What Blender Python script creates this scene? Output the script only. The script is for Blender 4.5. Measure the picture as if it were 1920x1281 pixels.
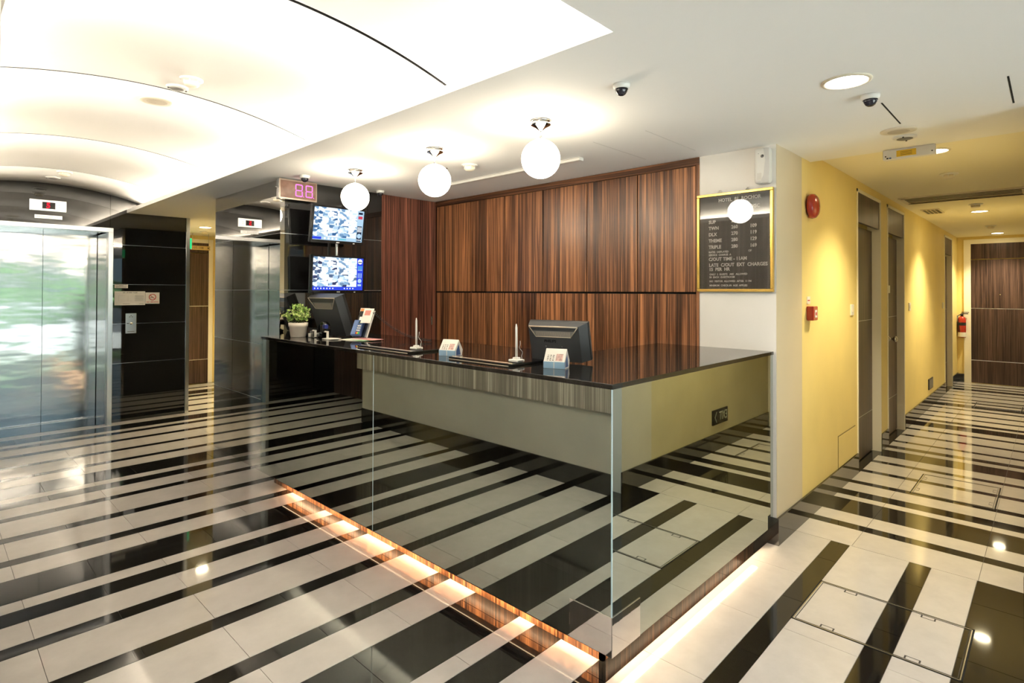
import bpy, bmesh, math, random
from mathutils import Matrix, Vector, Euler

# ------------------------------------------------------------------ clear
for o in list(bpy.data.objects):
    bpy.data.objects.remove(o, do_unlink=True)
sc = bpy.context.scene
COL = sc.collection
R = math.radians
random.seed(7)

# ------------------------------------------------------------------ camera
cam = bpy.data.cameras.new('camera')
cam.sensor_width = 36.0
cam.lens = 36.0 * 1061.579 / 1920.0
cam.shift_y = -104.891 / 1920.0
cam.clip_start = 0.02
cam.clip_end = 200
camo = bpy.data.objects.new('camera', cam)
COL.objects.link(camo)
_y, _p, _r = R(43.778), R(0.624), R(0.2)
_f = Vector((math.cos(_y)*math.cos(_p), math.sin(_y)*math.cos(_p), math.sin(_p)))
_rt = Vector((math.sin(_y), -math.cos(_y), 0))
_up = _rt.cross(_f)
_r2 = _rt*math.cos(_r) + _up*math.sin(_r)
_u2 = -_rt*math.sin(_r) + _up*math.cos(_r)
M = Matrix((( _r2.x, _u2.x, -_f.x, 0), (_r2.y, _u2.y, -_f.y, 0), (_r2.z, _u2.z, -_f.z, 1.5), (0, 0, 0, 1)))
camo.matrix_world = M
sc.camera = camo

# ------------------------------------------------------------------ world, exposure
world = bpy.data.worlds.new('world')
sc.world = world
world.use_nodes = True
bg = world.node_tree.nodes['Background']
bg.inputs[0].default_value = (0.55, 0.80, 1.0, 1)
bg.inputs[1].default_value = 0.28
sc.view_settings.view_transform = 'Standard'
sc.view_settings.look = 'None'
sc.view_settings.gamma = 1.0
sc.view_settings.use_curve_mapping = False
sc.view_settings.exposure = 2.0
sun = bpy.data.lights.new('sun', 'SUN'); sun.energy = 13.0; sun.angle = R(1.0); sun.color = (0.94, 0.97, 1.0)
suno = bpy.data.objects.new('sun', sun); COL.objects.link(suno)
suno.rotation_euler = (0, R(38), 0)      # runs along the street, so it only reaches the pavement
sc.cycles.use_denoising = True
sc.cycles.max_bounces = 12
sc.cycles.diffuse_bounces = 5
sc.cycles.glossy_bounces = 6
sc.cycles.transparent_max_bounces = 8
sc.cycles.sample_clamp_indirect = 6.0
sc.cycles.caustics_reflective = False
sc.cycles.caustics_refractive = False

# light levels, tuned together
L_COVE = 24.0      # LED tape in the ceiling cove
L_GLOBE = 8.0      # opal globes
L_DESK = 30.0      # warm tape under the counter
W_DOWN = 25.0       # corridor downlights, also scales the added lobby ones
WARM = (1.0, 0.80, 0.55)

# ------------------------------------------------------------------ materials
MATS = {}
def nodes(m):
    m.use_nodes = True
    nt = m.node_tree
    return nt, nt.nodes, nt.links

def pbr(name, col, rough=0.5, metal=0.0, ior=1.5, coat=0.0, emit=None, es=0.0, alpha=1.0, bump=None, vary=None):
    """plain principled material; bump=(scale, strength), vary=(scale, amount) adds tonal mottling"""
    if name in MATS: return MATS[name]
    m = bpy.data.materials.new(name)
    nt, N, L = nodes(m)
    b = N['Principled BSDF']
    b.inputs['Base Color'].default_value = (*col, 1)
    b.inputs['Roughness'].default_value = rough
    b.inputs['Metallic'].default_value = metal
    b.inputs['IOR'].default_value = ior
    b.inputs['Coat Weight'].default_value = coat
    b.inputs['Coat Roughness'].default_value = 0.03
    if emit:
        b.inputs['Emission Color'].default_value = (*emit, 1)
        b.inputs['Emission Strength'].default_value = es
    if bump or vary:
        tc = N.new('ShaderNodeTexCoord')
    if bump:
        n = N.new('ShaderNodeTexNoise'); n.inputs['Scale'].default_value = bump[0]; n.inputs['Detail'].default_value = 3
        L.new(tc.outputs['Object'], n.inputs['Vector'])
        bp = N.new('ShaderNodeBump'); bp.inputs['Strength'].default_value = bump[1]; bp.inputs['Distance'].default_value = 0.01
        L.new(n.outputs['Fac'], bp.inputs['Height']); L.new(bp.outputs['Normal'], b.inputs['Normal'])
    if vary:
        n = N.new('ShaderNodeTexNoise'); n.inputs['Scale'].default_value = vary[0]; n.inputs['Detail'].default_value = 5
        L.new(tc.outputs['Object'], n.inputs['Vector'])
        rp = N.new('ShaderNodeValToRGB')
        k = vary[1]
        rp.color_ramp.elements[0].position = 0.3; rp.color_ramp.elements[1].position = 0.7
        rp.color_ramp.elements[0].color = (*[c*(1-k) for c in col], 1)
        rp.color_ramp.elements[1].color = (*[min(1, c*(1+k)) for c in col], 1)
        L.new(n.outputs['Fac'], rp.inputs['Fac']); L.new(rp.outputs['Color'], b.inputs['Base Color'])
    MATS[name] = m
    return m

def emissive(name, col, s):
    if name in MATS: return MATS[name]
    m = bpy.data.materials.new(name)
    nt, N, L = nodes(m)
    N.remove(N['Principled BSDF'])
    e = N.new('ShaderNodeEmission'); e.inputs[0].default_value = (*col, 1); e.inputs[1].default_value = s
    L.new(e.outputs[0], N['Material Output'].inputs[0])
    MATS[name] = m
    return m

def tile_mat(name, col, rough, ior, k, scale):
    m = bpy.data.materials.new(name)
    nt, N, L = nodes(m)
    b = N['Principled BSDF']
    b.inputs['Roughness'].default_value = rough
    b.inputs['IOR'].default_value = ior
    oi = N.new('ShaderNodeObjectInfo'); geo = N.new('ShaderNodeNewGeometry')
    n = N.new('ShaderNodeTexNoise'); n.inputs['Scale'].default_value = scale; n.inputs['Detail'].default_value = 6
    n.inputs['Roughness'].default_value = 0.65
    L.new(geo.outputs['Position'], n.inputs['Vector'])
    rp = N.new('ShaderNodeValToRGB')
    rp.color_ramp.elements[0].position = 0.3; rp.color_ramp.elements[1].position = 0.72
    rp.color_ramp.elements[0].color = (*[c*(1-k) for c in col], 1)
    rp.color_ramp.elements[1].color = (*[min(1, c*(1+k)) for c in col], 1)
    L.new(n.outputs['Fac'], rp.inputs['Fac'])
    mp = N.new('ShaderNodeMapRange'); mp.inputs[3].default_value = 0.95; mp.inputs[4].default_value = 1.04
    L.new(oi.outputs['Random'], mp.inputs[0])
    mx = N.new('ShaderNodeVectorMath'); mx.operation = 'SCALE'
    L.new(rp.outputs['Color'], mx.inputs[0]); L.new(mp.outputs[0], mx.inputs['Scale'])
    L.new(mx.outputs[0], b.inputs['Base Color'])
    MATS[name] = m
    return m

def granite_mat(name, ior, rough):
    m = bpy.data.materials.new(name)
    nt, N, L = nodes(m)
    b = N['Principled BSDF']
    b.inputs['Roughness'].default_value = rough
    b.inputs['IOR'].default_value = ior
    geo = N.new('ShaderNodeNewGeometry')
    v = N.new('ShaderNodeTexVoronoi'); v.inputs['Scale'].default_value = 260
    L.new(geo.outputs['Position'], v.inputs['Vector'])
    rp = N.new('ShaderNodeValToRGB')
    rp.color_ramp.elements[0].position = 0.0; rp.color_ramp.elements[0].color = (0.06, 0.055, 0.05, 1)
    rp.color_ramp.elements[1].position = 0.22; rp.color_ramp.elements[1].color = (0.008, 0.008, 0.008, 1)
    L.new(v.outputs['Distance'], rp.inputs['Fac'])
    L.new(rp.outputs['Color'], b.inputs['Base Color'])
    MATS[name] = m
    return m

def veneer_mat(name, dark, mid, light, axis='Z', rough=0.3, fr=58.0):
    """figured ebony veneer: long thin streaks along one axis, shifted per object"""
    m = bpy.data.materials.new(name)
    nt, N, L = nodes(m)
    b = N['Principled BSDF']
    b.inputs['Roughness'].default_value = rough
    b.inputs['IOR'].default_value = 1.45
    geo = N.new('ShaderNodeNewGeometry'); oi = N.new('ShaderNodeObjectInfo')
    off = N.new('ShaderNodeVectorMath'); off.operation = 'SCALE'
    comb = N.new('ShaderNodeCombineXYZ')
    for i in range(3): L.new(oi.outputs['Random'], comb.inputs[i])
    L.new(comb.outputs[0], off.inputs[0]); off.inputs['Scale'].default_value = 31.0
    add = N.new('ShaderNodeVectorMath'); add.operation = 'ADD'
    L.new(geo.outputs['Position'], add.inputs[0]); L.new(off.outputs[0], add.inputs[1])
    mp = N.new('ShaderNodeMapping')
    s = {'Z': (1, 1, 0.012), 'X': (0.012, 1, 1), 'Y': (1, 0.012, 1)}[axis]
    mp.inputs['Scale'].default_value = s
    L.new(add.outputs[0], mp.inputs['Vector'])
    n1 = N.new('ShaderNodeTexNoise'); n1.inputs['Scale'].default_value = fr; n1.inputs['Detail'].default_value = 6
    n1.inputs['Roughness'].default_value = 0.62; n1.inputs['Distortion'].default_value = 1.2
    L.new(mp.outputs[0], n1.inputs['Vector'])
    n2 = N.new('ShaderNodeTexNoise'); n2.inputs['Scale'].default_value = fr*0.13; n2.inputs['Detail'].default_value = 2
    L.new(mp.outputs[0], n2.inputs['Vector'])
    ma = N.new('ShaderNodeMath'); ma.operation = 'MULTIPLY_ADD'; ma.inputs[1].default_value = 0.35
    L.new(n2.outputs['Fac'], ma.inputs[0]); L.new(n1.outputs['Fac'], ma.inputs[2])
    rp = N.new('ShaderNodeValToRGB')
    e = rp.color_ramp.elements
    e[0].position = 0.52; e[0].color = (*dark, 1)
    e[1].position = 0.88; e[1].color = (*light, 1)
    a = e.new(0.64); a.color = (*mid, 1)
    a = e.new(0.71); a.color = (*[0.75*p+0.25*q for p, q in zip(mid, light)], 1)
    a = e.new(0.79); a.color = (*[0.35*p+0.65*q for p, q in zip(mid, light)], 1)
    L.new(ma.outputs[0], rp.inputs['Fac'])
    L.new(rp.outputs['Color'], b.inputs['Base Color'])
    MATS[name] = m
    return m

T_WHITE = tile_mat('tile_cream', (0.60, 0.563, 0.53), 0.055, 1.5, 0.07, 7)
T_BLACK = tile_mat('tile_black', (0.013, 0.012, 0.011), 0.05, 1.62, 0.5, 40)
GROUT = pbr('grout', (0.16, 0.15, 0.14), 0.9)
GRANITE = granite_mat('granite_polished', 1.95, 0.03)
GRANITE_M = pbr('mirror_polished_cladding', (0.60, 0.59, 0.57), 0.015, 1.0)
VENEER = veneer_mat('ebony_veneer', (0.032, 0.0125, 0.007), (0.125, 0.050, 0.023), (0.58, 0.25, 0.105))
VENEER_H = veneer_mat('ebony_veneer_cross', (0.022, 0.009, 0.005), (0.085, 0.034, 0.016), (0.36, 0.15, 0.065), axis='Y')
VENEER_R = veneer_mat('ebony_veneer_red', (0.030, 0.011, 0.009), (0.098, 0.035, 0.025), (0.40, 0.15, 0.09))
VENEER_D = veneer_mat('dark_veneer', (0.018, 0.010, 0.009), (0.050, 0.028, 0.024), (0.15, 0.088, 0.072), rough=0.35, fr=70)
VENEER_G = veneer_mat('grey_veneer', (0.34, 0.31, 0.28), (0.38, 0.35, 0.31), (1.0, 0.95, 0.85), rough=0.45, fr=30)
WHITE = pbr('white_paint', (0.93, 0.925, 0.91), 0.75, bump=(60, 0.03))
WHITE_W = pbr('wall_white_paint', (0.90, 0.87, 0.83), 0.55, bump=(60, 0.03), vary=(2.0, 0.02))
CREAM = pbr('cream_paint', (0.66, 0.57, 0.42), 0.5, vary=(2.2, 0.03))
YELLOW = pbr('yellow_paint', (0.86, 0.70, 0.29), 0.5, bump=(90, 0.04), vary=(2.0, 0.05))
CEIL_Y = pbr('corridor_ceiling_paint', (0.90, 0.85, 0.68), 0.7)
GREY = pbr('grey_paint', (0.62, 0.62, 0.57), 0.6, vary=(3, 0.04))
FRAME = pbr('door_frame_paint', (0.92, 0.87, 0.74), 0.45)
SKIRT = pbr('skirting_granite', (0.018, 0.017, 0.016), 0.06, ior=1.7)
STEEL = pbr('brushed_steel', (0.60, 0.60, 0.60), 0.22, 1.0)
STEEL_L = pbr('steel_light', (0.74, 0.76, 0.80), 0.28, 1.0)
CHROME = pbr('chrome', (0.80, 0.79, 0.77), 0.06, 1.0)
MIRROR_ST = pbr('mirror_steel', (0.78, 0.74, 0.71), 0.03, 1.0, bump=(9, 0.02))
GOLD = pbr('gold_anodised', (0.90, 0.62, 0.16), 0.22, 1.0)
SMOKED = pbr('smoked_mirror_glass', (0.50, 0.545, 0.50), 0.012, 1.0)
GLASS_EDGE = pbr('glass_edge', (0.60, 0.76, 0.84), 0.1)
TOP = pbr('black_stone_top', (0.012, 0.010, 0.009), 0.035, ior=1.5, vary=(30, 0.5))
BLACK = pbr('black_plastic', (0.018, 0.018, 0.020), 0.35)
BLACK_G = pbr('black_gloss', (0.010, 0.010, 0.011), 0.1)
DGREY = pbr('charcoal_plastic', (0.045, 0.047, 0.052), 0.42)
MGREY = pbr('grey_plastic', (0.20, 0.19, 0.18), 0.45)
BEIGE = pbr('champagne_trim', (0.52, 0.43, 0.33), 0.35, 0.6)
WPL = pbr('white_plastic', (0.80, 0.79, 0.76), 0.35)
CPL = pbr('cream_plastic', (0.78, 0.71, 0.58), 0.4)
PAPER = pbr('paper', (0.80, 0.76, 0.70), 0.7)
RED = pbr('red_plastic', (0.42, 0.025, 0.012), 0.22, coat=0.5)
REDP = pbr('red_print', (0.50, 0.02, 0.03), 0.6)
INK = pbr('ink', (0.02, 0.02, 0.02), 0.7)
INKG = pbr('grey_ink', (0.30, 0.28, 0.26), 0.7)
WLET = pbr('white_lettering', (0.85, 0.83, 0.80), 0.5)
DARKVOID = pbr('dark_gap', (0.006, 0.006, 0.006), 0.9)
BLUE = pbr('blue_plastic', (0.06, 0.12, 0.30), 0.35)
LBLUE = pbr('pale_blue_card', (0.33, 0.52, 0.72), 0.5)
GREEN = emissive('exit_green', (0.02, 0.62, 0.20), .35)
LEAF = pbr('leaf', (0.26, 0.42, 0.08), 0.45, vary=(60, 0.5))
LEAF2 = pbr('leaf_pale', (0.50, 0.58, 0.20), 0.45, vary=(60, 0.4))
STEM = pbr('stem', (0.12, 0.13, 0.04), 0.7)
POT = pbr('pot_ceramic', (0.80, 0.70, 0.60), 0.3, coat=0.3)
SOIL = pbr('soil', (0.03, 0.02, 0.015), 0.95)

def steel_wavy():
    """lift-door steel: brushed, with the slow ripples of thin sheet"""
    m = bpy.data.materials.new('lift_door_steel')
    nt, N, L = nodes(m)
    b = N['Principled BSDF']
    b.inputs['Base Color'].default_value = (0.58, 0.585, 0.59, 1)
    b.inputs['Metallic'].default_value = 1.0
    b.inputs['Roughness'].default_value = 0.17
    geo = N.new('ShaderNodeNewGeometry')
    mp = N.new('ShaderNodeMapping'); mp.inputs['Scale'].default_value = (1.3, 1, 4.0)
    L.new(geo.outputs['Position'], mp.inputs['Vector'])
    n = N.new('ShaderNodeTexNoise'); n.inputs['Scale'].default_value = 1.5; n.inputs['Detail'].default_value = 2
    L.new(mp.outputs[0], n.inputs['Vector'])
    bp = N.new('ShaderNodeBump'); bp.inputs['Strength'].default_value = 0.085; bp.inputs['Distance'].default_value = 0.05
    L.new(n.outputs['Fac'], bp.inputs['Height'])
    mp2 = N.new('ShaderNodeMapping'); mp2.inputs['Scale'].default_value = (420, 420, 6)
    L.new(geo.outputs['Position'], mp2.inputs['Vector'])
    n2 = N.new('ShaderNodeTexNoise'); n2.inputs['Scale'].default_value = 1.0; n2.inputs['Detail'].default_value = 2
    L.new(mp2.outputs[0], n2.inputs['Vector'])
    mr = N.new('ShaderNodeMapRange'); mr.inputs[3].default_value = 0.09; mr.inputs[4].default_value = 0.17
    L.new(n2.outputs['Fac'], mr.inputs[0]); L.new(mr.outputs[0], b.inputs['Roughness'])
    L.new(bp.outputs['Normal'], b.inputs['Normal'])
    return m
LIFT_STEEL = steel_wavy()

def pane_glass(name, tint=(1, 1, 1), refl=0.08):
    """thin window pane: mostly clear, with a surface reflection"""
    m = bpy.data.materials.new(name)
    nt, N, L = nodes(m)
    N.remove(N['Principled BSDF'])
    t = N.new('ShaderNodeBsdfTransparent'); t.inputs[0].default_value = (*tint, 1)
    g = N.new('ShaderNodeBsdfGlossy'); g.inputs['Roughness'].default_value = 0.01
    fr = N.new('ShaderNodeFresnel'); fr.inputs[0].default_value = 1.5
    ml = N.new('ShaderNodeMath'); ml.operation = 'MULTIPLY'; ml.inputs[1].default_value = refl/0.04
    ml.use_clamp = True
    L.new(fr.outputs[0], ml.inputs[0])
    mx = N.new('ShaderNodeMixShader')
    L.new(ml.outputs[0], mx.inputs[0]); L.new(t.outputs[0], mx.inputs[1]); L.new(g.outputs[0], mx.inputs[2])
    L.new(mx.outputs[0], N['Material Output'].inputs[0])
    MATS[name] = m
    return m
PANE = pane_glass('window_pane', (0.93, 0.97, 0.95), 0.05)
SIGN_GLASS = pane_glass('sign_cover_glass', (0.98, 0.98, 0.98), 0.06)
ACRYLIC = pane_glass('clear_acrylic', (0.90, 0.94, 0.96), 0.10)

# ------------------------------------------------------------------ mesh helpers
class MB:
    def __init__(self):
        self.bm = bmesh.new(); self.mats = []; self.cur = 0
    def m(self, mat):
        if mat not in self.mats: self.mats.append(mat)
        self.cur = self.mats.index(mat); return self
    def _paint(self, faces):
        for f in faces: f.material_index = self.cur
    def box(self, x0, y0, z0, x1, y1, z1, bevel=0.0, mx=None, seg=2):
        r = bmesh.ops.create_cube(self.bm, size=1.0)
        vs = r['verts']
        S = Matrix.Diagonal((abs(x1-x0), abs(y1-y0), abs(z1-z0), 1))
        T = Matrix.Translation(((x0+x1)/2, (y0+y1)/2, (z0+z1)/2))
        bmesh.ops.transform(self.bm, matrix=T @ S, verts=vs)
        fs = {f for v in vs for f in v.link_faces}
        self._paint(fs)
        if bevel > 0:
            es = list({e for v in vs for e in v.link_edges})
            r2 = bmesh.ops.bevel(self.bm, geom=es, offset=bevel, segments=seg, affect='EDGES', profile=0.5)
            self._paint(r2['faces'])
            vs = list({v for f in r2['faces'] for v in f.verts} | {v for f in fs if f.is_valid for v in f.verts})
        if mx is not None:
            bmesh.ops.transform(self.bm, matrix=mx, verts=[v for v in vs if v.is_valid])
        return self
    def poly(self, pts):
        vs = [self.bm.verts.new(p) for p in pts]
        f = self.bm.faces.new(vs); f.material_index = self.cur
        return self
    def prism(self, pts, d):
        """extrude polygon pts (3-D, planar) by vector d"""
        d = Vector(d)
        a = [self.bm.verts.new(p) for p in pts]
        b = [self.bm.verts.new(Vector(p)+d) for p in pts]
        fs = [self.bm.faces.new(a), self.bm.faces.new(b[::-1])]
        n = len(pts)
        for i in range(n):
            fs.append(self.bm.faces.new((a[i], b[i], b[(i+1) % n], a[(i+1) % n])))
        self._paint(fs)
        return self
    def lathe(self, prof, c=(0, 0, 0), seg=24, mx=None, cap=True):
        """prof: (radius, height) along local z"""
        rings = []
        for r, h in prof:
            ring = []
            for i in range(seg):
                a = 2*math.pi*i/seg
                p = Vector((r*math.cos(a), r*math.sin(a), h))
                if mx is not None: p = mx @ p
                ring.append(self.bm.verts.new(p + Vector(c)))
            rings.append(ring)
        fs = []
        for k in range(len(rings)-1):
            for i in range(seg):
                fs.append(self.bm.faces.new((rings[k][i], rings[k][(i+1) % seg], rings[k+1][(i+1) % seg], rings[k+1][i])))
        if cap:
            if prof[0][0] > 1e-6: fs.append(self.bm.faces.new(rings[0][::-1]))
            if prof[-1][0] > 1e-6: fs.append(self.bm.faces.new(rings[-1]))
        self._paint(fs)
        for f in fs: f.smooth = True
        return self
    def tube(self, pts, r, seg=8):
        pts = [Vector(p) for p in pts]
        rings = []
        for i, p in enumerate(pts):
            t = (pts[min(i+1, len(pts)-1)] - pts[max(i-1, 0)]).normalized()
            a = t.cross(Vector((0, 0, 1)))
            if a.length < 1e-3: a = t.cross(Vector((1, 0, 0)))
            a.normalize(); b = t.cross(a)
            rr = r[i] if isinstance(r, (list, tuple)) else r
            rings.append([self.bm.verts.new(p + a*rr*math.cos(2*math.pi*k/seg) + b*rr*math.sin(2*math.pi*k/seg)) for k in range(seg)])
        fs = []
        for k in range(len(rings)-1):
            for i in range(seg):
                fs.append(self.bm.faces.new((rings[k][i], rings[k][(i+1) % seg], rings[k+1][(i+1) % seg], rings[k+1][i])))
        fs.append(self.bm.faces.new(rings[0][::-1])); fs.append(self.bm.faces.new(rings[-1]))
        self._paint(fs)
        for f in fs: f.smooth = True
        return self
    def sphere(self, c, r, seg=24, sz=1.0):
        prof = []
        n = seg//2
        for i in range(n+1):
            a = math.pi*i/n
            prof.append((max(r*math.sin(a), 1e-5), -r*sz*math.cos(a)))
        return self.lathe(prof, c, seg, cap=False)
    def mesh(self, name):
        bmesh.ops.remove_doubles(self.bm, verts=self.bm.verts, dist=1e-6)
        bmesh.ops.recalc_face_normals(self.bm, faces=self.bm.faces)
        me = bpy.data.meshes.new(name)
        self.bm.to_mesh(me); self.bm.free()
        for mt in self.mats: me.materials.append(mt)
        return me
    def build(self, name, parent=None, world=True):
        """world=True: coordinates are world ones, re-expressed in the parent's frame"""
        me = self.mesh(name)
        if parent is not None and world:
            me.transform(parent.matrix_world.inverted())
        o = bpy.data.objects.new(name, me)
        COL.objects.link(o)
        if parent is not None: o.parent = parent
        return o

def obj(name, mat, parent=None, world=True, **kw):
    b = MB(); b.m(mat); return b
def tag(o, label, cat, group=None):
    o['label'] = label; o['category'] = cat
    if group: o['group'] = group
    return o
def struct(o):
    o['kind'] = 'structure'; return o
def thing(name, label, cat, loc=(0, 0, 0), mat=None, group=None):
    o = bpy.data.objects.new(name, None)
    COL.objects.link(o)
    o.empty_display_size = 0.1
    mw = Matrix.Translation(loc)
    if mat is not None: mw = mw @ mat.to_4x4()
    o.matrix_world = mw
    o.matrix_basis = mw
    tag(o, label, cat, group)
    return o
def B(mat): return MB().m(mat)

# board frames: local X right, Y up, Z towards the viewer
F_MX = Matrix(((0, 0, -1), (-1, 0, 0), (0, 1, 0)))      # on a face looking towards -x
F_MY = Matrix(((1, 0, 0), (0, 0, -1), (0, 1, 0)))       # on a face looking towards -y
F_PY = Matrix(((-1, 0, 0), (0, 0, 1), (0, 1, 0)))       # on a face looking towards +y
F_DN = Matrix(((1, 0, 0), (0, -1, 0), (0, 0, -1)))      # on a ceiling, looking down

_txt_cache = {}
def text_mesh(s, size, align='LEFT', bold=0.0, ext=0.0004, space=1.0):
    cu = bpy.data.curves.new('t', 'FONT')
    cu.body = s; cu.size = size; cu.align_x = align; cu.align_y = 'CENTER'
    cu.extrude = ext; cu.offset = bold; cu.space_character = space
    cu.resolution_u = 2
    o = bpy.data.objects.new('t', cu); COL.objects.link(o)
    dg = bpy.context.evaluated_depsgraph_get()
    me = bpy.data.meshes.new_from_object(o.evaluated_get(dg))
    bpy.data.objects.remove(o, do_unlink=True)
    bpy.data.curves.remove(cu)
    return me
def lettering(s, size, mat, parent, at, align='LEFT', sx=1.0, bold=0.0, name='lettering', space=1.0):
    me = text_mesh(s, size, align, bold, space=space)
    me.materials.clear(); me.materials.append(mat)
    me.transform(Matrix.Diagonal((sx, 1, 1, 1)))
    o = bpy.data.objects.new(name, me); COL.objects.link(o)
    o.parent = parent; o.location = at
    return o

ZC = 2.39       # lobby ceiling
ZK = 2.45       # corridor ceiling
XB = 3.53       # back wall face
YS = 4.43       # side wall / pier face
XG, YG = 1.821, 1.216   # counter glass planes
ZT = 1.149      # counter top

# ================================================================== FLOOR
floor = struct(B(GROUT).box(-2.7, -1.8, -0.12, 3.83, 10.3, -0.004).build('floor'))
floor2 = struct(B(GROUT).box(3.83, 0.0, -0.12, 12.4, 1.30, -0.004).build('floor_corridor'))
edges = [0.299, 0.493, 0.592, 0.885, 0.984, 1.253, 1.347, 1.547, 1.697, 1.793, 2.092, 2.289, 2.384, 2.688, 2.783,
         3.078, 3.171, 3.371, 3.509, 3.615, 3.903, 4.102, 4.192, 4.488, 4.579, 4.891, 4.973, 5.176, 5.316, 5.423,
         5.723, 5.933, 6.014, 6.319, 6.400, 6.717, 6.808, 7.059, 7.166, 7.279, 7.53]
cols = ['W' if i % 2 == 0 else 'B' for i in range(len(edges)-1)]
up = [('W', .20), ('B', .09), ('W', .296), ('B', .09), ('W', .31), ('B', .082), ('W', .203), ('B', .14), ('W', .107), ('B', .29)]
i = 0
while edges[-1] < 10.2:
    c, w = up[i % 10]; edges.append(edges[-1]+w); cols.append(c); i += 1
dn = [('B', .288), ('W', .107), ('B', .14), ('W', .203), ('B', .082), ('W', .31), ('B', .09), ('W', .296), ('B', .09), ('W', .199)]
i = 0
while edges[0] > -1.6:
    c, w = dn[i % 10]; edges.insert(0, edges[0]-w); cols.insert(0, c); i += 1
jw = [0.352-0.594*k for k in range(5, 0, -1)] + [0.352, 0.946, 1.539, 2.11, 2.685, 3.258, 3.83]
jb = [0.650-0.594*k for k in range(5, 0, -1)] + [0.652, 1.241, 1.834, 2.407, 2.971, 3.54, 3.83]
_tile_me = {}
def tile(parent, x0, y0, x1, y1, c):
    """one floor tile; alike tiles share their mesh"""
    g = 0.0012
    w, d = round(x1-x0-2*g, 4), round(y1-y0-2*g, 4)
    key = (w, d, c)
    if key not in _tile_me:
        b = B(T_WHITE if c == 'W' else T_BLACK)
        b.box(-w/2, -d/2, -0.0042, w/2, d/2, 0.0)
        _tile_me[key] = b.mesh('floor_tile')
    o = bpy.data.objects.new('floor_tile', _tile_me[key])
    COL.objects.link(o); o.parent = parent
    o.location = ((x0+x1)/2, (y0+y1)/2, 0.0)
    return o
ntile = 0
rest = B(T_WHITE); rest.m(T_BLACK)
for k, c in enumerate(cols):
    y0, y1 = edges[k], edges[k+1]
    js = jw if c == 'W' else jb
    for q in range(len(js)-1):
        x0, x1 = js[q], js[q+1]
        if x0 > 2.0 and y0 > 4.45 and y1 < 5.84: continue          # inside the pier
        staff = x0 > 1.98 and y0 > 1.40 and y1 < 5.8
        seen = (x1 > 0.0745*y0 - 0.05) and y1 > 0.02 and y0 < 8.3 and not (x1 < 1.2 and y1 < 1.75) and not (x1 < 2.2 and y1 < 1.0) and not (x1 < 2.6 and y1 < .5)
        if seen and y1 > 7.7 and (x0 > 1.5 and x1 < 2.2): seen = False
        if seen and not staff and ntile < 300:
            tile(floor, x0, y0, x1, y1, c); ntile += 1
        else:
            rest.m(T_WHITE if c == 'W' else T_BLACK)
            rest.box(x0+.0012, y0+.0012, -0.0042, x1-.0012, y1-.0012, 0.0)
r_ = rest.build('floor_tile_field', floor); r_['kind'] = 'stuff'

ex = [3.832, 4.111, 4.202, 4.392, 4.685, 4.778, 4.911, 5.113, 5.192, 5.491, 5.565, 5.865, 5.939, 6.141, 6.403, 6.516, 6.626,
      6.822, 6.891, 7.188, 7.262, 7.567, 7.647, 7.845, 8.105, 8.208, 8.328, 8.557, 8.632, 8.888, 8.966, 9.252, 9.333, 9.493, 9.736,
      9.887, 9.98, 10.167, 10.245, 10.541, 10.616, 10.899, 10.97, 11.182, 11.378, 11.526, 11.632, 11.844, 11.923, 12.202]
rest = B(T_WHITE); rest.m(T_BLACK)
for k in range(len(ex)-1):
    c = 'W' if k % 2 == 0 else 'B'
    for y0, y1 in ((0.10, 0.295), (0.295, 0.876), (0.876, 1.187)):
        if ex[k] < 8.3:
            tile(floor2, ex[k], y0, ex[k+1], y1, c)
        else:
            rest.m(T_WHITE if c == 'W' else T_BLACK)
            rest.box(ex[k]+.0012, y0+.0012, -0.0042, ex[k+1]-.0012, y1-.0012, 0.0)
r_ = rest.build('floor_tile_field', floor2); r_['kind'] = 'stuff'

for a, bx in ((5.43, 6.32), (6.62, 7.49), (10.66, 11.52)):
    B(T_BLACK).box(a, 1.1885, -0.0042, bx, 1.30, 0.0).build('threshold', floor2)
# ================================================================== CEILING
c = B(WHITE)
LX0, LX1, LY0, LY1 = 0.17, 1.628, 1.085, 7.70       # vault opening
c.box(-2.7, -1.8, ZC, 4.18, LY0, ZC+0.04)
c.box(LX1, LY0, ZC, 4.18, 10.3, ZC+0.04)
c.box(-2.7, LY0, ZC, LX0, 7.70, ZC+0.04)
ceiling = struct(c.build('ceiling'))
struct(B(CEIL_Y).box(4.18, 0.0, ZK, 12.4, 1.4, ZK+0.05).build('ceiling_corridor'))
struct(B(WHITE).box(4.14, 0.05, ZC+0.04, 4.18, 1.25, ZK+0.05).build('trim_1'))
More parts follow.
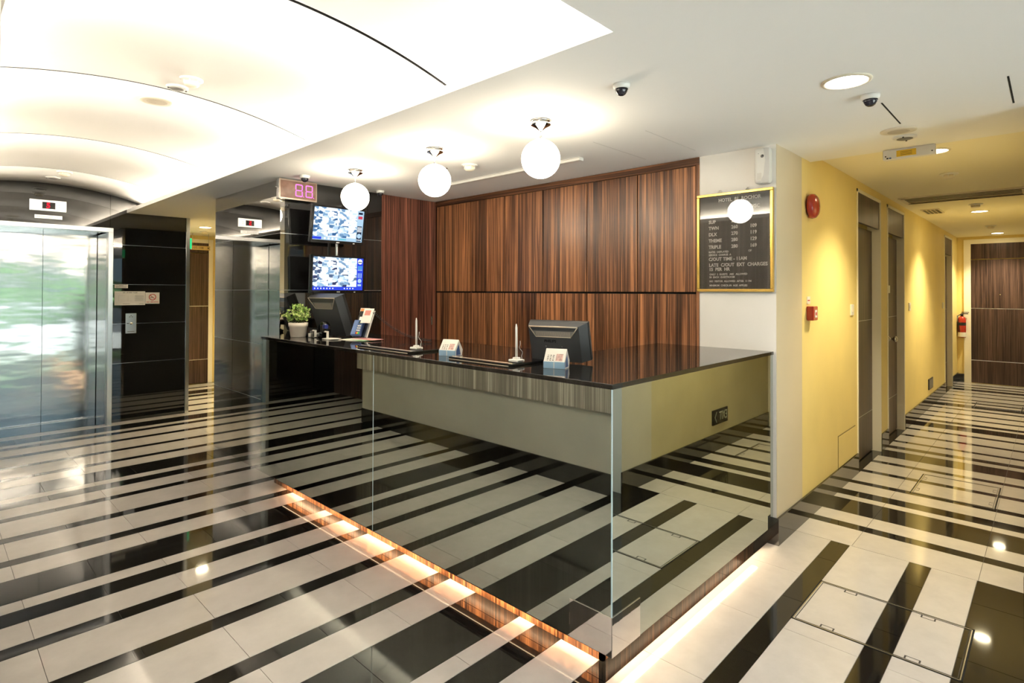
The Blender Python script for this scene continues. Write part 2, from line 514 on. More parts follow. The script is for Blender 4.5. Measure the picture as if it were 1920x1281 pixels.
# barrel vault, one curved panel per bay, dark open joints between
def vz(x): return 2.634 - (x-0.91)**2/5.7
bays = [0.93, 2.14, 3.60, 5.23, 6.74, 7.72]
for k in range(5):
    g = (0, 0.010, 0.007, 0.007, 0.005, 0)
    y0, y1 = bays[k]+g[k], bays[k+1]-g[k+1]
    b = B(WHITE); b.m(DARKVOID); b.m(WHITE)
    n = 40
    xs = [-0.13 + (1.95+0.13)*i/n for i in range(n+1)]
    lo = [[b.bm.verts.new((x, y, vz(x))) for x in xs] for y in (y0, y1)]
    hi = [[b.bm.verts.new((x, y, vz(x)+0.012)) for x in xs] for y in (y0, y1)]
    for i in range(n):
        f = b.bm.faces.new((lo[0][i], lo[0][i+1], lo[1][i+1], lo[1][i])); f.smooth = True
        f = b.bm.faces.new((hi[0][i], hi[1][i], hi[1][i+1], hi[0][i+1])); f.smooth = True
        for f in (b.bm.faces.new((lo[0][i], hi[0][i], hi[0][i+1], lo[0][i+1])), b.bm.faces.new((lo[1][i], lo[1][i+1], hi[1][i+1], hi[1][i]))):
            f.material_index = 1         # blackened joint edge
    b.build('vault_panel', ceiling)
# void above the vault and trough cheeks
b = B(DARKVOID)
n = 24
for i in range(n):
    x0 = -0.13 + 2.08*i/n; x1 = -0.13 + 2.08*(i+1)/n
    b.poly([(x0, 0.9, vz(x0)+0.05), (x1, 0.9, vz(x1)+0.05), (x1, 7.75, vz(x1)+0.05), (x0, 7.75, vz(x0)+0.05)])
b.build('vault_void', ceiling)
b = B(WHITE)
b.box(1.95, 0.9, ZC+0.04, 1.97, 7.75, 2.52); b.box(-0.15, 0.9, ZC+0.04, -0.13, 7.75, 2.52)
b.box(-0.15, 0.90, ZC+0.04, 1.97, 0.93, 2.68)
b.build('cove_cheek', ceiling)
# ceiling slots
for (x0, x1, y) in ((3.10, 3.55, 0.58), (3.07, 3.52, 0.133)):
    B(DARKVOID).box(x0, y-0.0035, ZC-0.0008, x1, y+0.0035, ZC+0.001).build('ceiling_slot', ceiling)
for (x0, y0, x1, y1) in ((2.75, 1.97, 3.35, 1.976), (2.75, 1.62, 3.35, 1.626)):
    B(pbr('seam_grey', (0.62, 0.61, 0.6), 0.8)).box(x0, y0, ZC-0.0006, x1, y0+0.003, ZC+0.001).build('ceiling_panel_seam', ceiling)

# cove LED tape
LED = emissive('cove_led', (1.0, 0.87, 0.69), L_COVE)
for nm, bx in (('counter side', (1.84, 1.00, ZC+.04, 1.87, 7.60, ZC+.058)), ('wall side', (-0.05, 1.00, ZC+.04, -0.02, 7.60, ZC+.058)), ('entrance end', (0.05, 0.955, ZC+.04, 1.78, 0.985, ZC+.058))):
    o = B(LED).box(*bx).build('cove_light')
    tag(o, 'white LED tape hidden in the vaulted ceiling cove, %s' % nm, 'light')

# ================================================================== WALLS
# lift wall: black granite slabs around one lift opening (0.44..1.45)
wall_lift = struct(B(DARKVOID).box(1.49, 7.74, 0, 2.25, 10.2, 2.70).build('wall_lift'))
wall_lift_l = struct(B(DARKVOID).box(-2.7, 7.74, 0, 0.40, 8.6, 2.70).build('wall_lift_left'))
wall_lift_h = struct(B(DARKVOID).box(0.40, 7.74, 2.20, 1.49, 8.6, 2.70).build('wall_lift_head'))
struct(B(DARKVOID).box(0.40, 8.30, 0, 1.49, 8.6, 2.20).build('wall_lift_back'))
rows = [0.0, 0.667, 1.118, 1.568, 2.02, 2.72]
for k in range(5):
    z0, z1 = rows[k]+0.0015, rows[k+1]-0.0015
    B(GRANITE).box(1.484, 7.70, z0, 2.248, 7.74, z1).build('granite_panel', wall_lift)
    B(GRANITE).box(-0.6, 7.70, z0, 0.402, 7.74, z1).build('granite_panel', wall_lift_l)
B(GRANITE).box(0.404, 7.70, 2.20, 1.470, 7.74, 2.72).build('granite_panel', wall_lift_h)
B(GRANITE).box(1.473, 7.70, 2.20, 1.484, 7.74, 2.72).build('granite_panel', wall_lift_h)
for k in range(1, 5):
    B(STEEL_L).box(1.49, 7.7012, rows[k]-0.0022, 2.248, 7.739, rows[k]+0.0022).build('inlay_strip', wall_lift)
B(STEEL_L).box(2.248, 7.685, 0, 2.285, 7.76, ZC).build('edge_trim', wall_lift)
struct(B(WHITE_W).box(2.25, 7.76, 0, 2.285, 10.2, ZC).build('wall_passage_left'))

# pier between lobby and desk: mirror-polished side, granite front
pier = struct(B(DARKVOID).box(2.0, YS+0.03, 0, 3.60, 5.86, ZC).build('wall_pier'))
prow = [0.0, 0.597, 1.055, 1.507, 1.96, ZC]
for k in range(5):
    z0, z1 = prow[k]+0.0015, prow[k+1]-0.0015
    B(GRANITE_M).box(1.965, YS, z0, 2.0, 5.86, z1).build('granite_panel', pier)
    for x0, x1 in ((2.0, 2.755), (2.757, 2.90)):
        B(GRANITE).box(x0, YS, z0, x1, YS+0.03, z1).build('granite_panel', pier)
    if k:
        B(STEEL_L).box(1.9655, YS+0.0008, prow[k]-0.002, 2.90, YS+0.028, prow[k]+0.002).build('inlay_strip', pier)
        B(STEEL_L).box(1.9655, YS+0.001, prow[k]-0.002, 1.998, 5.859, prow[k]+0.002).build('inlay_strip', pier)
B(VENEER_R).box(2.903, YS, 0.0, XB, YS+0.03, ZC-0.004).build('wood_panel', pier)
B(STEEL).box(3.47, YS-0.012, 1.17, 3.485, YS, 1.255, 0.003).build('pull_handle', pier)

# back wall behind the desk: ebony panels in two rows, white pillar at the end
wall_back = struct(B(DARKVOID).box(XB+0.02, 1.69, 0, XB+0.10, YS+0.03, ZC).build('wall_back'))
py = [4.42, 3.919, 3.471, 3.032, 2.588, 2.146, 1.703]
for k in range(6):
    g = 0.0035 if k not in (1,) else 0.0015
    B(VENEER).box(XB, py[k+1]+0.004, 1.503, XB+0.02, py[k]-0.004, 2.335).build('wood_panel', wall_back)
    B(VENEER).box(XB, py[k+1]+0.004, 0.08, XB+0.02, py[k]-0.004, 1.488).build('wood_panel', wall_back)
B(VENEER_H).box(XB-0.006, 1.68, 2.338, XB+0.02, 4.43, ZC-0.002).build('top_trim', wall_back)
B(VENEER).box(XB-0.006, 1.68, 0.0, XB+0.02, 1.700, 2.338).build('end_trim', wall_back)
for y in (4.17, 3.90, 3.66):
    B(STEEL).box(XB-0.004, y-0.035 if y != 3.90 else y-0.012, 1.491, XB+0.012, y+0.035 if y != 3.90 else y+0.012, 1.500).build('latch_plate', wall_back)
struct(B(WHITE_W).box(XB, 1.1995, 0, 4.0, 1.68, ZC).build('wall_pillar'))
struct(B(CREAM).box(XB+0.002, 1.197, 0.0, 4.0, 1.1995, ZC).build('wall_pillar_side'))

# corridor wall with three recessed doors
openings = [(5.43, 6.32), (6.62, 7.49), (10.66, 11.52)]
xs = [4.0] + [v for o in openings for v in o] + [12.4]
w = B(YELLOW)
for a, bx in zip(xs[0::2], xs[1::2]): w.box(a, 1.197, 0, bx, 1.34, ZK)
for a, bx in openings: w.box(a, 1.197, 2.375, bx, 1.34, ZK); w.box(a, 1.30, 0, bx, 1.34, 2.375)
wall_corr = struct(w.build('wall_corridor'))
for k, (a, bx) in enumerate(openings):
    d = struct(B(FRAME).box(a, 1.190, 0, a+0.022, 1.30, 2.38).box(bx-0.022, 1.190, 0, bx, 1.30, 2.38)
               .box(a, 1.190, 2.355, bx, 1.30, 2.38).build('door_%d' % (k+1)))
    B(VENEER_D).box(a+0.022, 1.200, 2.105, bx-0.022, 1.225, 2.355).build('transom_panel', d)
    zs = [0.008, 0.388, 1.248, 2.09]
    for q in range(3):
        B(VENEER_D).box(a+0.024, 1.262, zs[q]+0.002, bx-0.024, 1.295, zs[q+1]-0.002).build('door_panel', d)
    for q in (1, 2):
        B(STEEL_L).box(a+0.024, 1.2615, zs[q]-0.002, bx-0.024, 1.294, zs[q]+0.002).build('inlay_strip', d)
    if k == 1:
        kn = B(CHROME)
        rx = Matrix.Rotation(R(90), 3, 'X')
        kn.lathe([(0.030, 0.0), (0.030, 0.006), (0.012, 0.010), (0.012, 0.04), (0.028, 0.05), (0.030, 0.068), (0.018, 0.08), (0.001, 0.082)],
                 (7.03, 1.262, 1.02), 20, mx=rx)
        kn.build('door_knob', d)
        B(WPL).box(7.0, 1.255, 1.50, 7.09, 1.262, 1.58, 0.002).build('number_plate', d)
    if k == 0:
        B(CHROME).lathe([(0.008, 0), (0.008, 0.004), (0.001, 0.005)], (5.62, 1.262, 1.45), 12, mx=Matrix.Rotation(R(90), 3, 'X')).build('peephole', d)
# skirting along the corridor and pillar
sk = 0
for a, bx in ((4.0, 5.43), (6.32, 6.62), (7.49, 10.66), (11.52, 12.2)):
    struct(B(SKIRT).box(a, 1.185, 0, bx, 1.197, 0.16).build('baseboard_corridor'))

struct(B(SKIRT).box(XB-0.0065, 1.185, 0, 4.0, 1.197, 0.16).box(XB-0.0065, 1.197, 0, XB, 1.34, 0.16).build('baseboard_pillar'))
# end wall of the corridor with its door
struct(B(YELLOW).box(12.2, 0.0, 0, 12.4, 1.4, ZK).build('wall_end'))
struct(B(SKIRT).box(12.186, 1.10, 0, 12.2, 1.187, 0.14).build('baseboard_end'))
d = struct(B(FRAME).box(12.170, 1.012, 0, 12.2, 1.105, 2.40).box(12.170, 0.10, 2.325, 12.2, 1.012, 2.40).build('door_4'))
for z0, z1 in ((0.012, 0.384), (0.388, 1.248), (1.252, 2.06), (2.075, 2.325)):
    B(VENEER_D).box(12.178, 0.102, z0, 12.2, 1.012, z1).build('door_panel', d)
for z in (0.386, 1.25):
    B(STEEL_L).box(12.1775, 0.102, z-0.005, 12.199, 1.012, z+0.005).build('inlay_strip', d)
B(CHROME).lathe([(0.011, 0), (0.009, 0.006), (0.001, 0.007)], (12.178, 0.64, 1.48), 12, mx=Matrix.Rotation(R(-90), 3, 'Y')).build('peephole', d)

# opposite side of the corridor (seen in the glass of the counter)
struct(B(pbr('opposite_wall_paint', (0.62, 0.58, 0.40), 0.55, vary=(3, 0.05))).box(4.05, -0.6, 0, 12.4, 0.10, ZK).build('wall_right'))
struct(B(GREY).box(3.62, -1.8, 0, 4.05, 0.10, ZK).build('wall_right_lobby'))
struct(B(SKIRT).box(3.61, 0.10, 0, 6.60, 0.112, 0.16).build('baseboard_right'))
d = struct(B(FRAME).box(6.60, 0.09, 0, 6.66, 0.125, 2.38).box(7.50, 0.09, 0, 7.56, 0.125, 2.38).box(6.60, 0.09, 2.32, 7.56, 0.125, 2.38).build('door_5'))
B(VENEER_D).box(6.66, 0.098, 0.01, 7.50, 0.112, 2.32).build('door_panel', d)

# lobby wall opposite the desk (also seen in the glass)
struct(B(GREY).box(-2.7, 2.10, 0, 0.12, 5.75, ZC).build('wall_left'))
wlp = struct(B(VENEER_G).box(0.12, 2.10, 0.61, 0.145, 5.83, ZC-0.002).build('wall_left_panelling'))
struct(B(SKIRT).box(0.12, 2.10, 0, 0.132, 5.75, 0.16).build('baseboard_left'))
struct(B(VENEER_D).box(-0.66, 5.75, 0, -0.60, 7.70, ZC).build('wall_alcove'))
d = struct(B(VENEER_D).box(-0.60, 6.2, 0.01, -0.575, 7.1, 2.1).build('door_6'))
B(STEEL_L).box(-0.575, 6.35, 0.9, -0.53, 6.37, 1.3, 0.004).build('pull_handle', d)
# lobby shell behind the camera
struct(B(WHITE_W).box(-2.8, -1.8, 0, -2.7, 2.10, ZC).build('wall_lobby_side'))

# passage behind the pier
struct(B(YELLOW).box(3.40, 5.86, 0, 3.50, 10.2, ZC).build('wall_passage_right'))
struct(B(YELLOW).box(2.285, 10.0, 0, 3.40, 10.2, ZC).build('wall_passage_end'))
d = struct(B(FRAME).box(3.245, 9.965, 0, 3.31, 10.0, 2.33).box(2.40, 9.965, 2.27, 3.245, 10.0, 2.33).box(2.40, 9.965, 0, 2.46, 10.0, 2.27).build('door_7'))
for z0, z1 in ((0.01, 0.386), (0.39, 1.248), (1.252, 2.10), (2.11, 2.27)):
    B(VENEER_D).box(2.46, 9.972, z0, 3.245, 10.0, z1).build('door_panel', d)
for z in (0.388, 1.25):
    B(STEEL_L).box(2.46, 9.971, z-0.004, 3.245, 9.999, z+0.004).build('inlay_strip', d)

# unseen street entrance, invented and set close so daylight brightens the ceiling
ent = struct(B(STEEL_L).box(-2.7, -1.75, 2.30, 3.62, -1.69, ZC).box(-2.7, -1.75, 0, 3.62, -1.69, 0.04).build('window_1'))
for x in (-2.7, -1.2, 0.3, 1.8, 3.56):
    B(STEEL_L).box(x, -1.75, 0.04, x+0.06, -1.69, 2.30).build('window_frame', ent)
for x in (-2.64, -1.14, 0.36, 1.86):
    B(PANE).box(x, -1.725, 0.04, x+1.44+(0.26 if x > 1.8 else 0), -1.715, 2.30).build('pane', ent)
struct(B(pbr('pavement', (0.55, 0.53, 0.50), 0.8, vary=(3, 0.1))).box(-14, -9, -0.10, 16, -1.8, -0.02).build('ground_pavement'))
struct(B(pbr('asphalt', (0.12, 0.12, 0.125), 0.85, vary=(8, 0.2))).box(-14, -17, -0.14, 16, -9, -0.08).build('ground_road'))
hb = MB(); hb.m(pbr('hedge_leaves', (0.16, 0.30, 0.10), 0.8, vary=(6, 0.6)))
bmesh.ops.create_grid(hb.bm, x_segments=60, y_segments=8, size=1.0)
for v in hb.bm.verts:
    t = v.co.y
    v.co = Vector((v.co.x*14+1, -17.4-0.5*math.sin(t*2)+random.uniform(-.25, .25), 1.35+t*0.65+random.uniform(-.12, .12)))
hb.m(MATS['hedge_leaves']).box(-13, -19.0, -0.14, 15, -17.6, 1.8)
tag(hb.build('hedge'), 'long green hedge across the road outside the entrance', 'hedge')

struct(B(pbr('low_wall_white', (0.45, 0.46, 0.48), 0.7)).box(-14, -16.3, -0.14, 16, -16.1, 0.65).build('wall_street'))
# ================================================================== LIFT
lift = thing('passenger_lift', 'brushed steel two-leaf passenger lift doors in steel frame set in black granite', 'lift', (0.945, 8.22, 0))
for x0, x1 in ((0.455, 0.942), (0.946, 1.440)):
    B(LIFT_STEEL).box(x0, 8.215, 0.006, x1, 8.25, 2.17).build('door_leaf', lift)
B(DARKVOID).box(0.941, 8.225, 0.006, 0.947, 8.24, 2.17).build('door_gap', lift)
for x0, x1 in ((0.406, 0.45), (1.438, 1.484)):
    B(STEEL_L).box(x0, 7.60, 0, x1, 7.705, 2.15, 0.002).build('jamb', lift)
for x0, x1 in ((0.406, 0.45), (1.445, 1.484)):
    B(STEEL).box(x0, 7.705, 0, x1, 8.25, 2.15).build('reveal', lift)
B(STEEL_L).box(0.404, 7.60, 2.15, 1.484, 7.705, 2.196, 0.002).build('header', lift)
B(STEEL).box(0.404, 7.705, 2.165, 1.484, 8.25, 2.196).build('soffit', lift)
B(T_BLACK).box(0.45, 7.71, 0.0003, 1.445, 8.15, 0.0012).build('threshold', lift)
B(STEEL).box(0.45, 8.15, 0.0005, 1.445, 8.215, 0.004).build('sill', lift)

ind = thing('floor_indicator', 'brushed plate with red digit 5 in black window above the lift', 'indicator', (0.923, 7.70, 2.395), F_MY)
B(STEEL_L).box(-0.152, -0.058, 0, 0.152, 0.058, 0.014, 0.002).build('plate', ind, False)
B(BLACK_G).box(-0.05, -0.035, 0.014, 0.058, 0.035, 0.016).build('display_window', ind, False)
lettering('5', 0.075, emissive('red_led', (1.0, 0.01, 0.03), .5), ind, (0.0, -0.002, 0.0165), 'CENTER', bold=0.002, name='digit')
for y in (-0.012, 0.012):
    B(INKG).box(0.09, y-0.004, 0.014, 0.097, y+0.004, 0.0145).build('screw', ind, False)
pl = thing('lift_name_plate', 'small steel plate reading PASSENGER LIFT over the lift doors', 'sign', (0.927, 7.70, 2.275), F_MY)
B(STEEL_L).box(-0.115, -0.019, 0, 0.115, 0.019, 0.006, 0.001).build('plate', pl, False)
lettering('PASSENGER  LIFT', 0.026, INKG, pl, (0, -0.002, 0.0063), 'CENTER')

n1 = thing('fire_notice', 'small cream notice with four short lines of black print on black granite', 'notice', (1.582, 7.70, 1.548), F_MY)
B(PAPER).box(-0.064, -0.022, 0, 0.064, 0.022, 0.003).build('sheet', n1, False)
for k, wd in enumerate((0.052, 0.02, 0.053, 0.05)):
    B(INK).box(-wd, 0.0135-k*0.0095, 0.003, wd, 0.0165-k*0.0095, 0.0034).build('print_line', n1, False)
n2 = thing('storey_plan', 'wide cream 1st STOREY PLAN notice beside the lift', 'notice', (1.668, 7.70, 1.41), F_MY)
B(PAPER).box(-0.15, -0.08, 0, 0.15, 0.08, 0.003).build('sheet', n2, False)
lettering('1ST  STOREY PLAN', 0.017, INK, n2, (0.0, 0.064, 0.0033), 'CENTER', bold=0.0003)
for k in range(9):
    B(INKG).box(0.045, 0.028-k*0.0075, 0.003, 0.135, 0.0305-k*0.0075, 0.0034).build('print_line', n2, False)
for (x0, y0, x1, y1) in ((-0.11, 0.03, -0.05, 0.031), (-0.09, -0.03, 0.02, -0.029), (-0.02, 0.03, -0.019, -0.03), (-0.11, 0.03, -0.109, -0.03), (-0.07, -0.067, 0.0, -0.062), (0.09, -0.067, 0.135, -0.063)):
    B(INKG).box(x0, y0, 0.003, x1, y1, 0.0034).build('plan_line', n2, False)
n3 = thing('no_smoking_sign', 'pale square NO SMOKING sign with red ring on black granite', 'sign', (1.893, 7.70, 1.41), F_MY)
B(PAPER).box(-0.072, -0.066, 0, 0.072, 0.066, 0.003).build('sheet', n3, False)
rg = B(REDP)
for i in range(28):
    a0, a1 = 2*math.pi*i/28, 2*math.pi*(i+1)/28
    rg.poly([(0.030*math.cos(a0), 0.012+0.030*math.sin(a0), 0.0036), (0.038*math.cos(a0), 0.012+0.038*math.sin(a0), 0.0036),
             (0.038*math.cos(a1), 0.012+0.038*math.sin(a1), 0.0036), (0.030*math.cos(a1), 0.012+0.030*math.sin(a1), 0.0036)])
rg.build('ring', n3, False)
B(REDP).box(-0.033, -0.003, 0, 0.033, 0.003, 0.0008, mx=Matrix.Translation((0, 0.012, 0.0036)) @ Matrix.Rotation(R(-45), 4, 'Z')).build('bar', n3, False)
B(INK).box(-0.022, 0.004, 0.003, 0.012, 0.010, 0.0035).build('cigarette', n3, False)
lettering('NO  SMOKING', 0.0185, REDP, n3, (0, -0.047, 0.0033), 'CENTER', bold=0.0004)
cp = thing('fireman_switch', 'narrow steel call plate with key switch on black granite beside lift', 'switch', (1.679, 7.70, 1.12), F_MY)
B(STEEL_L).box(-0.053, -0.115, 0, 0.053, 0.115, 0.006, 0.002).build('plate', cp, False)
B(CHROME).lathe([(0.016, 0), (0.016, 0.006), (0.010, 0.012), (0.001, 0.013)], (0.0, 0.0, 0.006), 20).build('key_lock', cp, False)
B(BLACK).box(-0.042, -0.004, 0.006, -0.02, 0.004, 0.0075).build('mark', cp, False)
for x, y in ((-0.012, 0.075), (0.012, 0.075), (0, 0.09)):
    B(INKG).box(x-0.006, y-0.005, 0.006, x+0.006, y+0.005, 0.0066).build('pictogram', cp, False)
B(INKG).box(-0.035, -0.098, 0.006, 0.035, -0.09, 0.0066).build('print_line', cp, False)

# ================================================================== COUNTER
ct = thing('reception_counter', 'L-shaped reception counter clad in smoked mirror glass with black stone top and lit wooden plinth', 'counter', (XG, YG, 0))
XI = 2.60       # staff side of the long run
YI = 1.98       # staff side of the short run
b = B(TOP)
b.prism([(XG-0.004, YG-0.004, ZT-0.020), (XB-0.008, YG-0.004, ZT-0.020), (XB-0.008, YI, ZT-0.020), (XI, YI, ZT-0.020), (XI, YS, ZT-0.020), (XG-0.004, YS+0.035, ZT-0.020) if False else (XG-0.004, YS, ZT-0.020)], (0, 0, 0.020))
bmesh.ops.bevel(b.bm, geom=[e for e in b.bm.edges if e.calc_length() > 0.05], offset=0.0015, segments=1, affect='EDGES')
topo = b.build('countertop', ct)
B(pbr('top_seam', (0.35, 0.28, 0.22), 0.4)).box(-0.38, -0.0008, 0, 0.38, 0.0008, 0.0006, mx=Matrix.Translation((2.09, 1.49, ZT+0.0001)) @ Matrix.Rotation(R(45), 4, 'Z')).build('mitre_seam', topo)
GB, GT = 0.115, ZT-0.020
for y0, y1 in ((YG, 2.853), (2.858, YS-0.002)):
    gp = B(SMOKED).box(XG, y0, GB, XG+0.010, y1, GT).build('glass_panel', ct)
B(SMOKED).box(XG+0.010, YG, GB, XB-0.008, YG+0.010, GT).build('glass_panel', ct)
B(GLASS_EDGE).box(XG-0.0008, 2.853, GB, XG+0.009, 2.858, GT).build('glass_joint', ct)
B(GLASS_EDGE).box(XG-0.0006, YG-0.0006, GB, XG+0.004, YG+0.004, GT).build('glass_corner', ct)
B(pbr('counter_carcass', (0.05, 0.03, 0.02), 0.6)).box(XG+0.011, YG+0.011, GB+0.004, XB-0.010, YG+0.06, GT).box(XG+0.011, YG+0.06, GB+0.004, XG+0.06, YS-0.003, GT) \
    .box(XG+0.06, YG+0.06, GB+0.004, XI-0.03, YS-0.003, GB+0.024).box(XI-0.03, YG+0.06, GB+0.004, XB-0.010, YI-0.03, GB+0.024).build('carcass', ct)
B(VENEER).box(1.928, 1.33, 0.0, 1.948, YS-0.01, GB+0.004).box(1.928, 1.33, 0.0, XB-0.010, 1.35, GB+0.004).build('plinth', ct)
g = B(MIRROR_ST)
g.box(XG-0.003, YG-0.003, GB, XG, YG+0.20, GB+0.152, 0.0008); g.box(XG-0.003, YG-0.003, GB, XG+0.20, YG, GB+0.152, 0.0008)
g.build('corner_guard', ct)
DLED = emissive('desk_led', (1.0, 0.70, 0.40), L_DESK)
B(BLACK).box(1.850, 1.30, GB-0.026, 1.862, YS-0.25, GB-0.004).build('led_profile', ct)
B(DLED).poly([(1.8622, 1.305, GB-0.025), (1.8622, YS-0.255, GB-0.025), (1.8622, YS-0.255, GB-0.005), (1.8622, 1.305, GB-0.005)]).build('led_tape', ct)
B(emissive('desk_led_diffuser', (1.0, 0.70, 0.40), L_DESK*0.06)).box(1.866, 1.30, GB-0.007, 1.890, YS-0.25, GB-0.0042).build('led_diffuser', ct)
B(emissive('desk_led_side', (1.0, 0.76, 0.48), L_DESK*0.17)).box(1.90, 1.262, GB-0.010, 3.40, 1.296, GB-0.004).build('led_tape', ct)
# valance board that hides the tape
B(BLACK).box(XG+0.010, YG+0.010, GB-0.004, 1.928, YS-0.003, GB+0.004).box(1.928, YG+0.010, GB-0.004, XB-0.010, 1.33, GB+0.004).build('soffit', ct)

# ---- things on the counter
# potted plant
pt = thing('potted_plant', 'small bushy green plant in a plain pale ceramic pot on the counter', 'plant', (2.0, 4.18, ZT))
B(POT).lathe([(0.052, 0), (0.056, 0.004), (0.066, 0.078), (0.070, 0.080), (0.072, 0.110), (0.066, 0.110), (0.063, 0.09), (0.001, 0.09)], (2.0, 4.18, ZT), 32).build('pot', pt)
B(SOIL).lathe([(0.063, 0.085), (0.001, 0.093)], (2.0, 4.18, ZT+0.005), 20).build('soil', pt)
lf = MB(); lf.m(LEAF); lf.m(LEAF2)
st = B(STEM)
for s in range(46):
    a = random.uniform(0, 2*math.pi); rr = math.sqrt(random.random())
    tip = Vector((2.0+math.cos(a)*rr*0.105, 4.18+math.sin(a)*rr*0.105, ZT+0.13+0.125*(1-rr**2*0.75)*random.uniform(.8, 1.08)))
    base = Vector((2.0+math.cos(a)*rr*0.03, 4.18+math.sin(a)*rr*0.03, ZT+0.09))
    st.tube([base, base.lerp(tip, .5)+Vector((0, 0, .008)), tip], 0.0014, 5)
    for q in range(9):
        t = 0.45+0.55*q/8
        p = base.lerp(tip, t)
        d = Vector((random.uniform(-1, 1), random.uniform(-1, 1), random.uniform(-.1, 1))).normalized()
        u = d.cross(Vector((random.uniform(-1, 1), random.uniform(-1, 1), .3))).normalized()
        Ln = random.uniform(.016, .026); wd = Ln*0.34
        nrm = d.cross(u)*0.004
        lf.m(LEAF2 if random.random() < 0.25+0.45*t*rr else LEAF)
        vs = [lf.bm.verts.new(v) for v in (p, p+d*Ln*.35+u*wd+nrm, p+d*Ln*.75+u*wd*.8+nrm, p+d*Ln, p+d*Ln*.75-u*wd*.8+nrm, p+d*Ln*.35-u*wd+nrm)]
        f = lf.bm.faces.new(vs); f.material_index = lf.cur
st.build('stems', pt)
fo = lf.build('foliage', pt); fo['kind'] = 'stuff'

# office monitors seen from the back
def office_monitor(label, loc, yaw, w, h, tilt, logo=False):
    """local frame: X right as seen from behind, Y up, Z towards the viewer of the back"""
    rot = Matrix.Rotation(yaw, 3, 'Z') @ F_MX @ Matrix.Rotation(tilt, 3, 'X')
    t = thing('desk_monitor', label, 'monitor', loc, rot)
    d = 0.05
    b = B(DGREY)
    i = 0.028
    z0, z1 = 0.0, d
    q = [(-w/2, 0.0, z0), (w/2, 0.0, z0), (w/2, h, z0), (-w/2, h, z0)]
    p = [(-w/2+i*.5, 0.004, z1), (w/2-i, 0.004, z1), (w/2-i, h-0.006, z1), (-w/2+i*.5, h-0.006, z1)]
    Q = [b.bm.verts.new(v) for v in q]; Pv = [b.bm.verts.new(v) for v in p]
    b.bm.faces.new(Pv); b.bm.faces.new(Q[::-1])
    for k in range(4): b.bm.faces.new((Q[k], Q[(k+1) % 4], Pv[(k+1) % 4], Pv[k]))
    sh = b.build('back_shell', t, False)
    B(BLACK).box(-w/2-0.004, -0.002, -0.022, w/2+0.004, h+0.002, 0.0, 0.004).build('front_bezel', t, False)
    B(BLACK_G).box(-w/2+0.012, 0.02, -0.024, w/2-0.012, h-0.012, -0.022).build('screen', t, False)
    # trapezoid hand grip near the top
    x0, x1, x2, x3 = -w/2+0.018, w/2-0.034, w/2-0.034-h*0.20, -w/2+0.018+h*0.17
    y1, y0 = h-0.010, h-0.010-h*0.27
    B(MGREY).prism([(x0, y1, d+0.0002), (x1, y1, d+0.0002), (x2, y0, d+0.0002), (x3, y0, d+0.0002)], (0, 0, 0.0008)).build('grip_recess', t, False)
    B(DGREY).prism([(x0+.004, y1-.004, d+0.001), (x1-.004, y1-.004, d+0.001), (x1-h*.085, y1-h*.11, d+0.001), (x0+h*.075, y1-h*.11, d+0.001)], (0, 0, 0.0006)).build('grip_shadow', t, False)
    pts = [(x0, y1), (x1, y1), (x2, y0), (x3, y0)]
    fr = B(BEIGE)
    for k in range(4):
        a, c2 = pts[k], pts[(k+1) % 4]
        fr.tube([(a[0], a[1], d+0.002), (c2[0], c2[1], d+0.002)], 0.0042 if k == 0 else 0.0026, 6)
    fr.build('grip_rim', t, False)
    n = 34
    gr = B(BEIGE)
    for k in range(n):
        f = (k+.5)/n
        gx = x3+(x2-x3)*f
        gr.box(gx-0.0007, y0+0.004, d+0.001, gx+0.0007, y1-h*.13, d+0.0016)
    g_ = gr.build('vent_grille', t, False); g_['kind'] = 'stuff'
    if logo:
        lettering('PHILIPS', 0.020, BLACK_G, t, (-0.03, h*0.56, d+0.0006), 'CENTER', bold=0.0004)
        for x in (-0.055, 0.03):
            B(CHROME).lathe([(0.003, 0), (0.002, 0.002), (0.0005, 0.0022)], (x, h*0.42, d), 10).build('screw', t, False)
        B(BLACK).box(-w/2+0.03, h*0.47, d+0.0001, w/2-0.04, h*0.473, d+0.0005).build('seam', t, False)
    return t
office_monitor('charcoal desk monitor seen from behind, leaning behind the potted plant', (2.285, 4.09, ZT+0.018), R(8), 0.38, 0.325, R(20))
office_monitor('charcoal desk monitor seen from behind, with PHILIPS lettering', (2.245, 1.80, ZT+0.015), R(16), 0.31, 0.195, R(16), True)

# desk mats
for lab, (x0, y0, x1, y1) in (('dark signing mat with slanted beige edge beside the blue card terminal', (1.90, 2.62, 2.17, 3.17)),
                              ('dark signing mat with slanted beige edge between the two desk calendars', (1.905, 1.83, 2.16, 2.285))):
    t = thing('signing_mat', lab, 'mat', ((x0+x1)/2, (y0+y1)/2, ZT))
    B(BLACK_G).box(x0+0.004, y0, ZT+0.0006, x1, y1, ZT+0.012, 0.002).build('pad', t)
    B(BEIGE).prism([(x0, y0+0.02, ZT+0.001), (x0+0.03, y0+0.02, ZT+0.0135), (x0+0.03, y0+0.02, ZT+0.001)], (0, y1-y0-0.02, 0)).build('edge_strip', t)
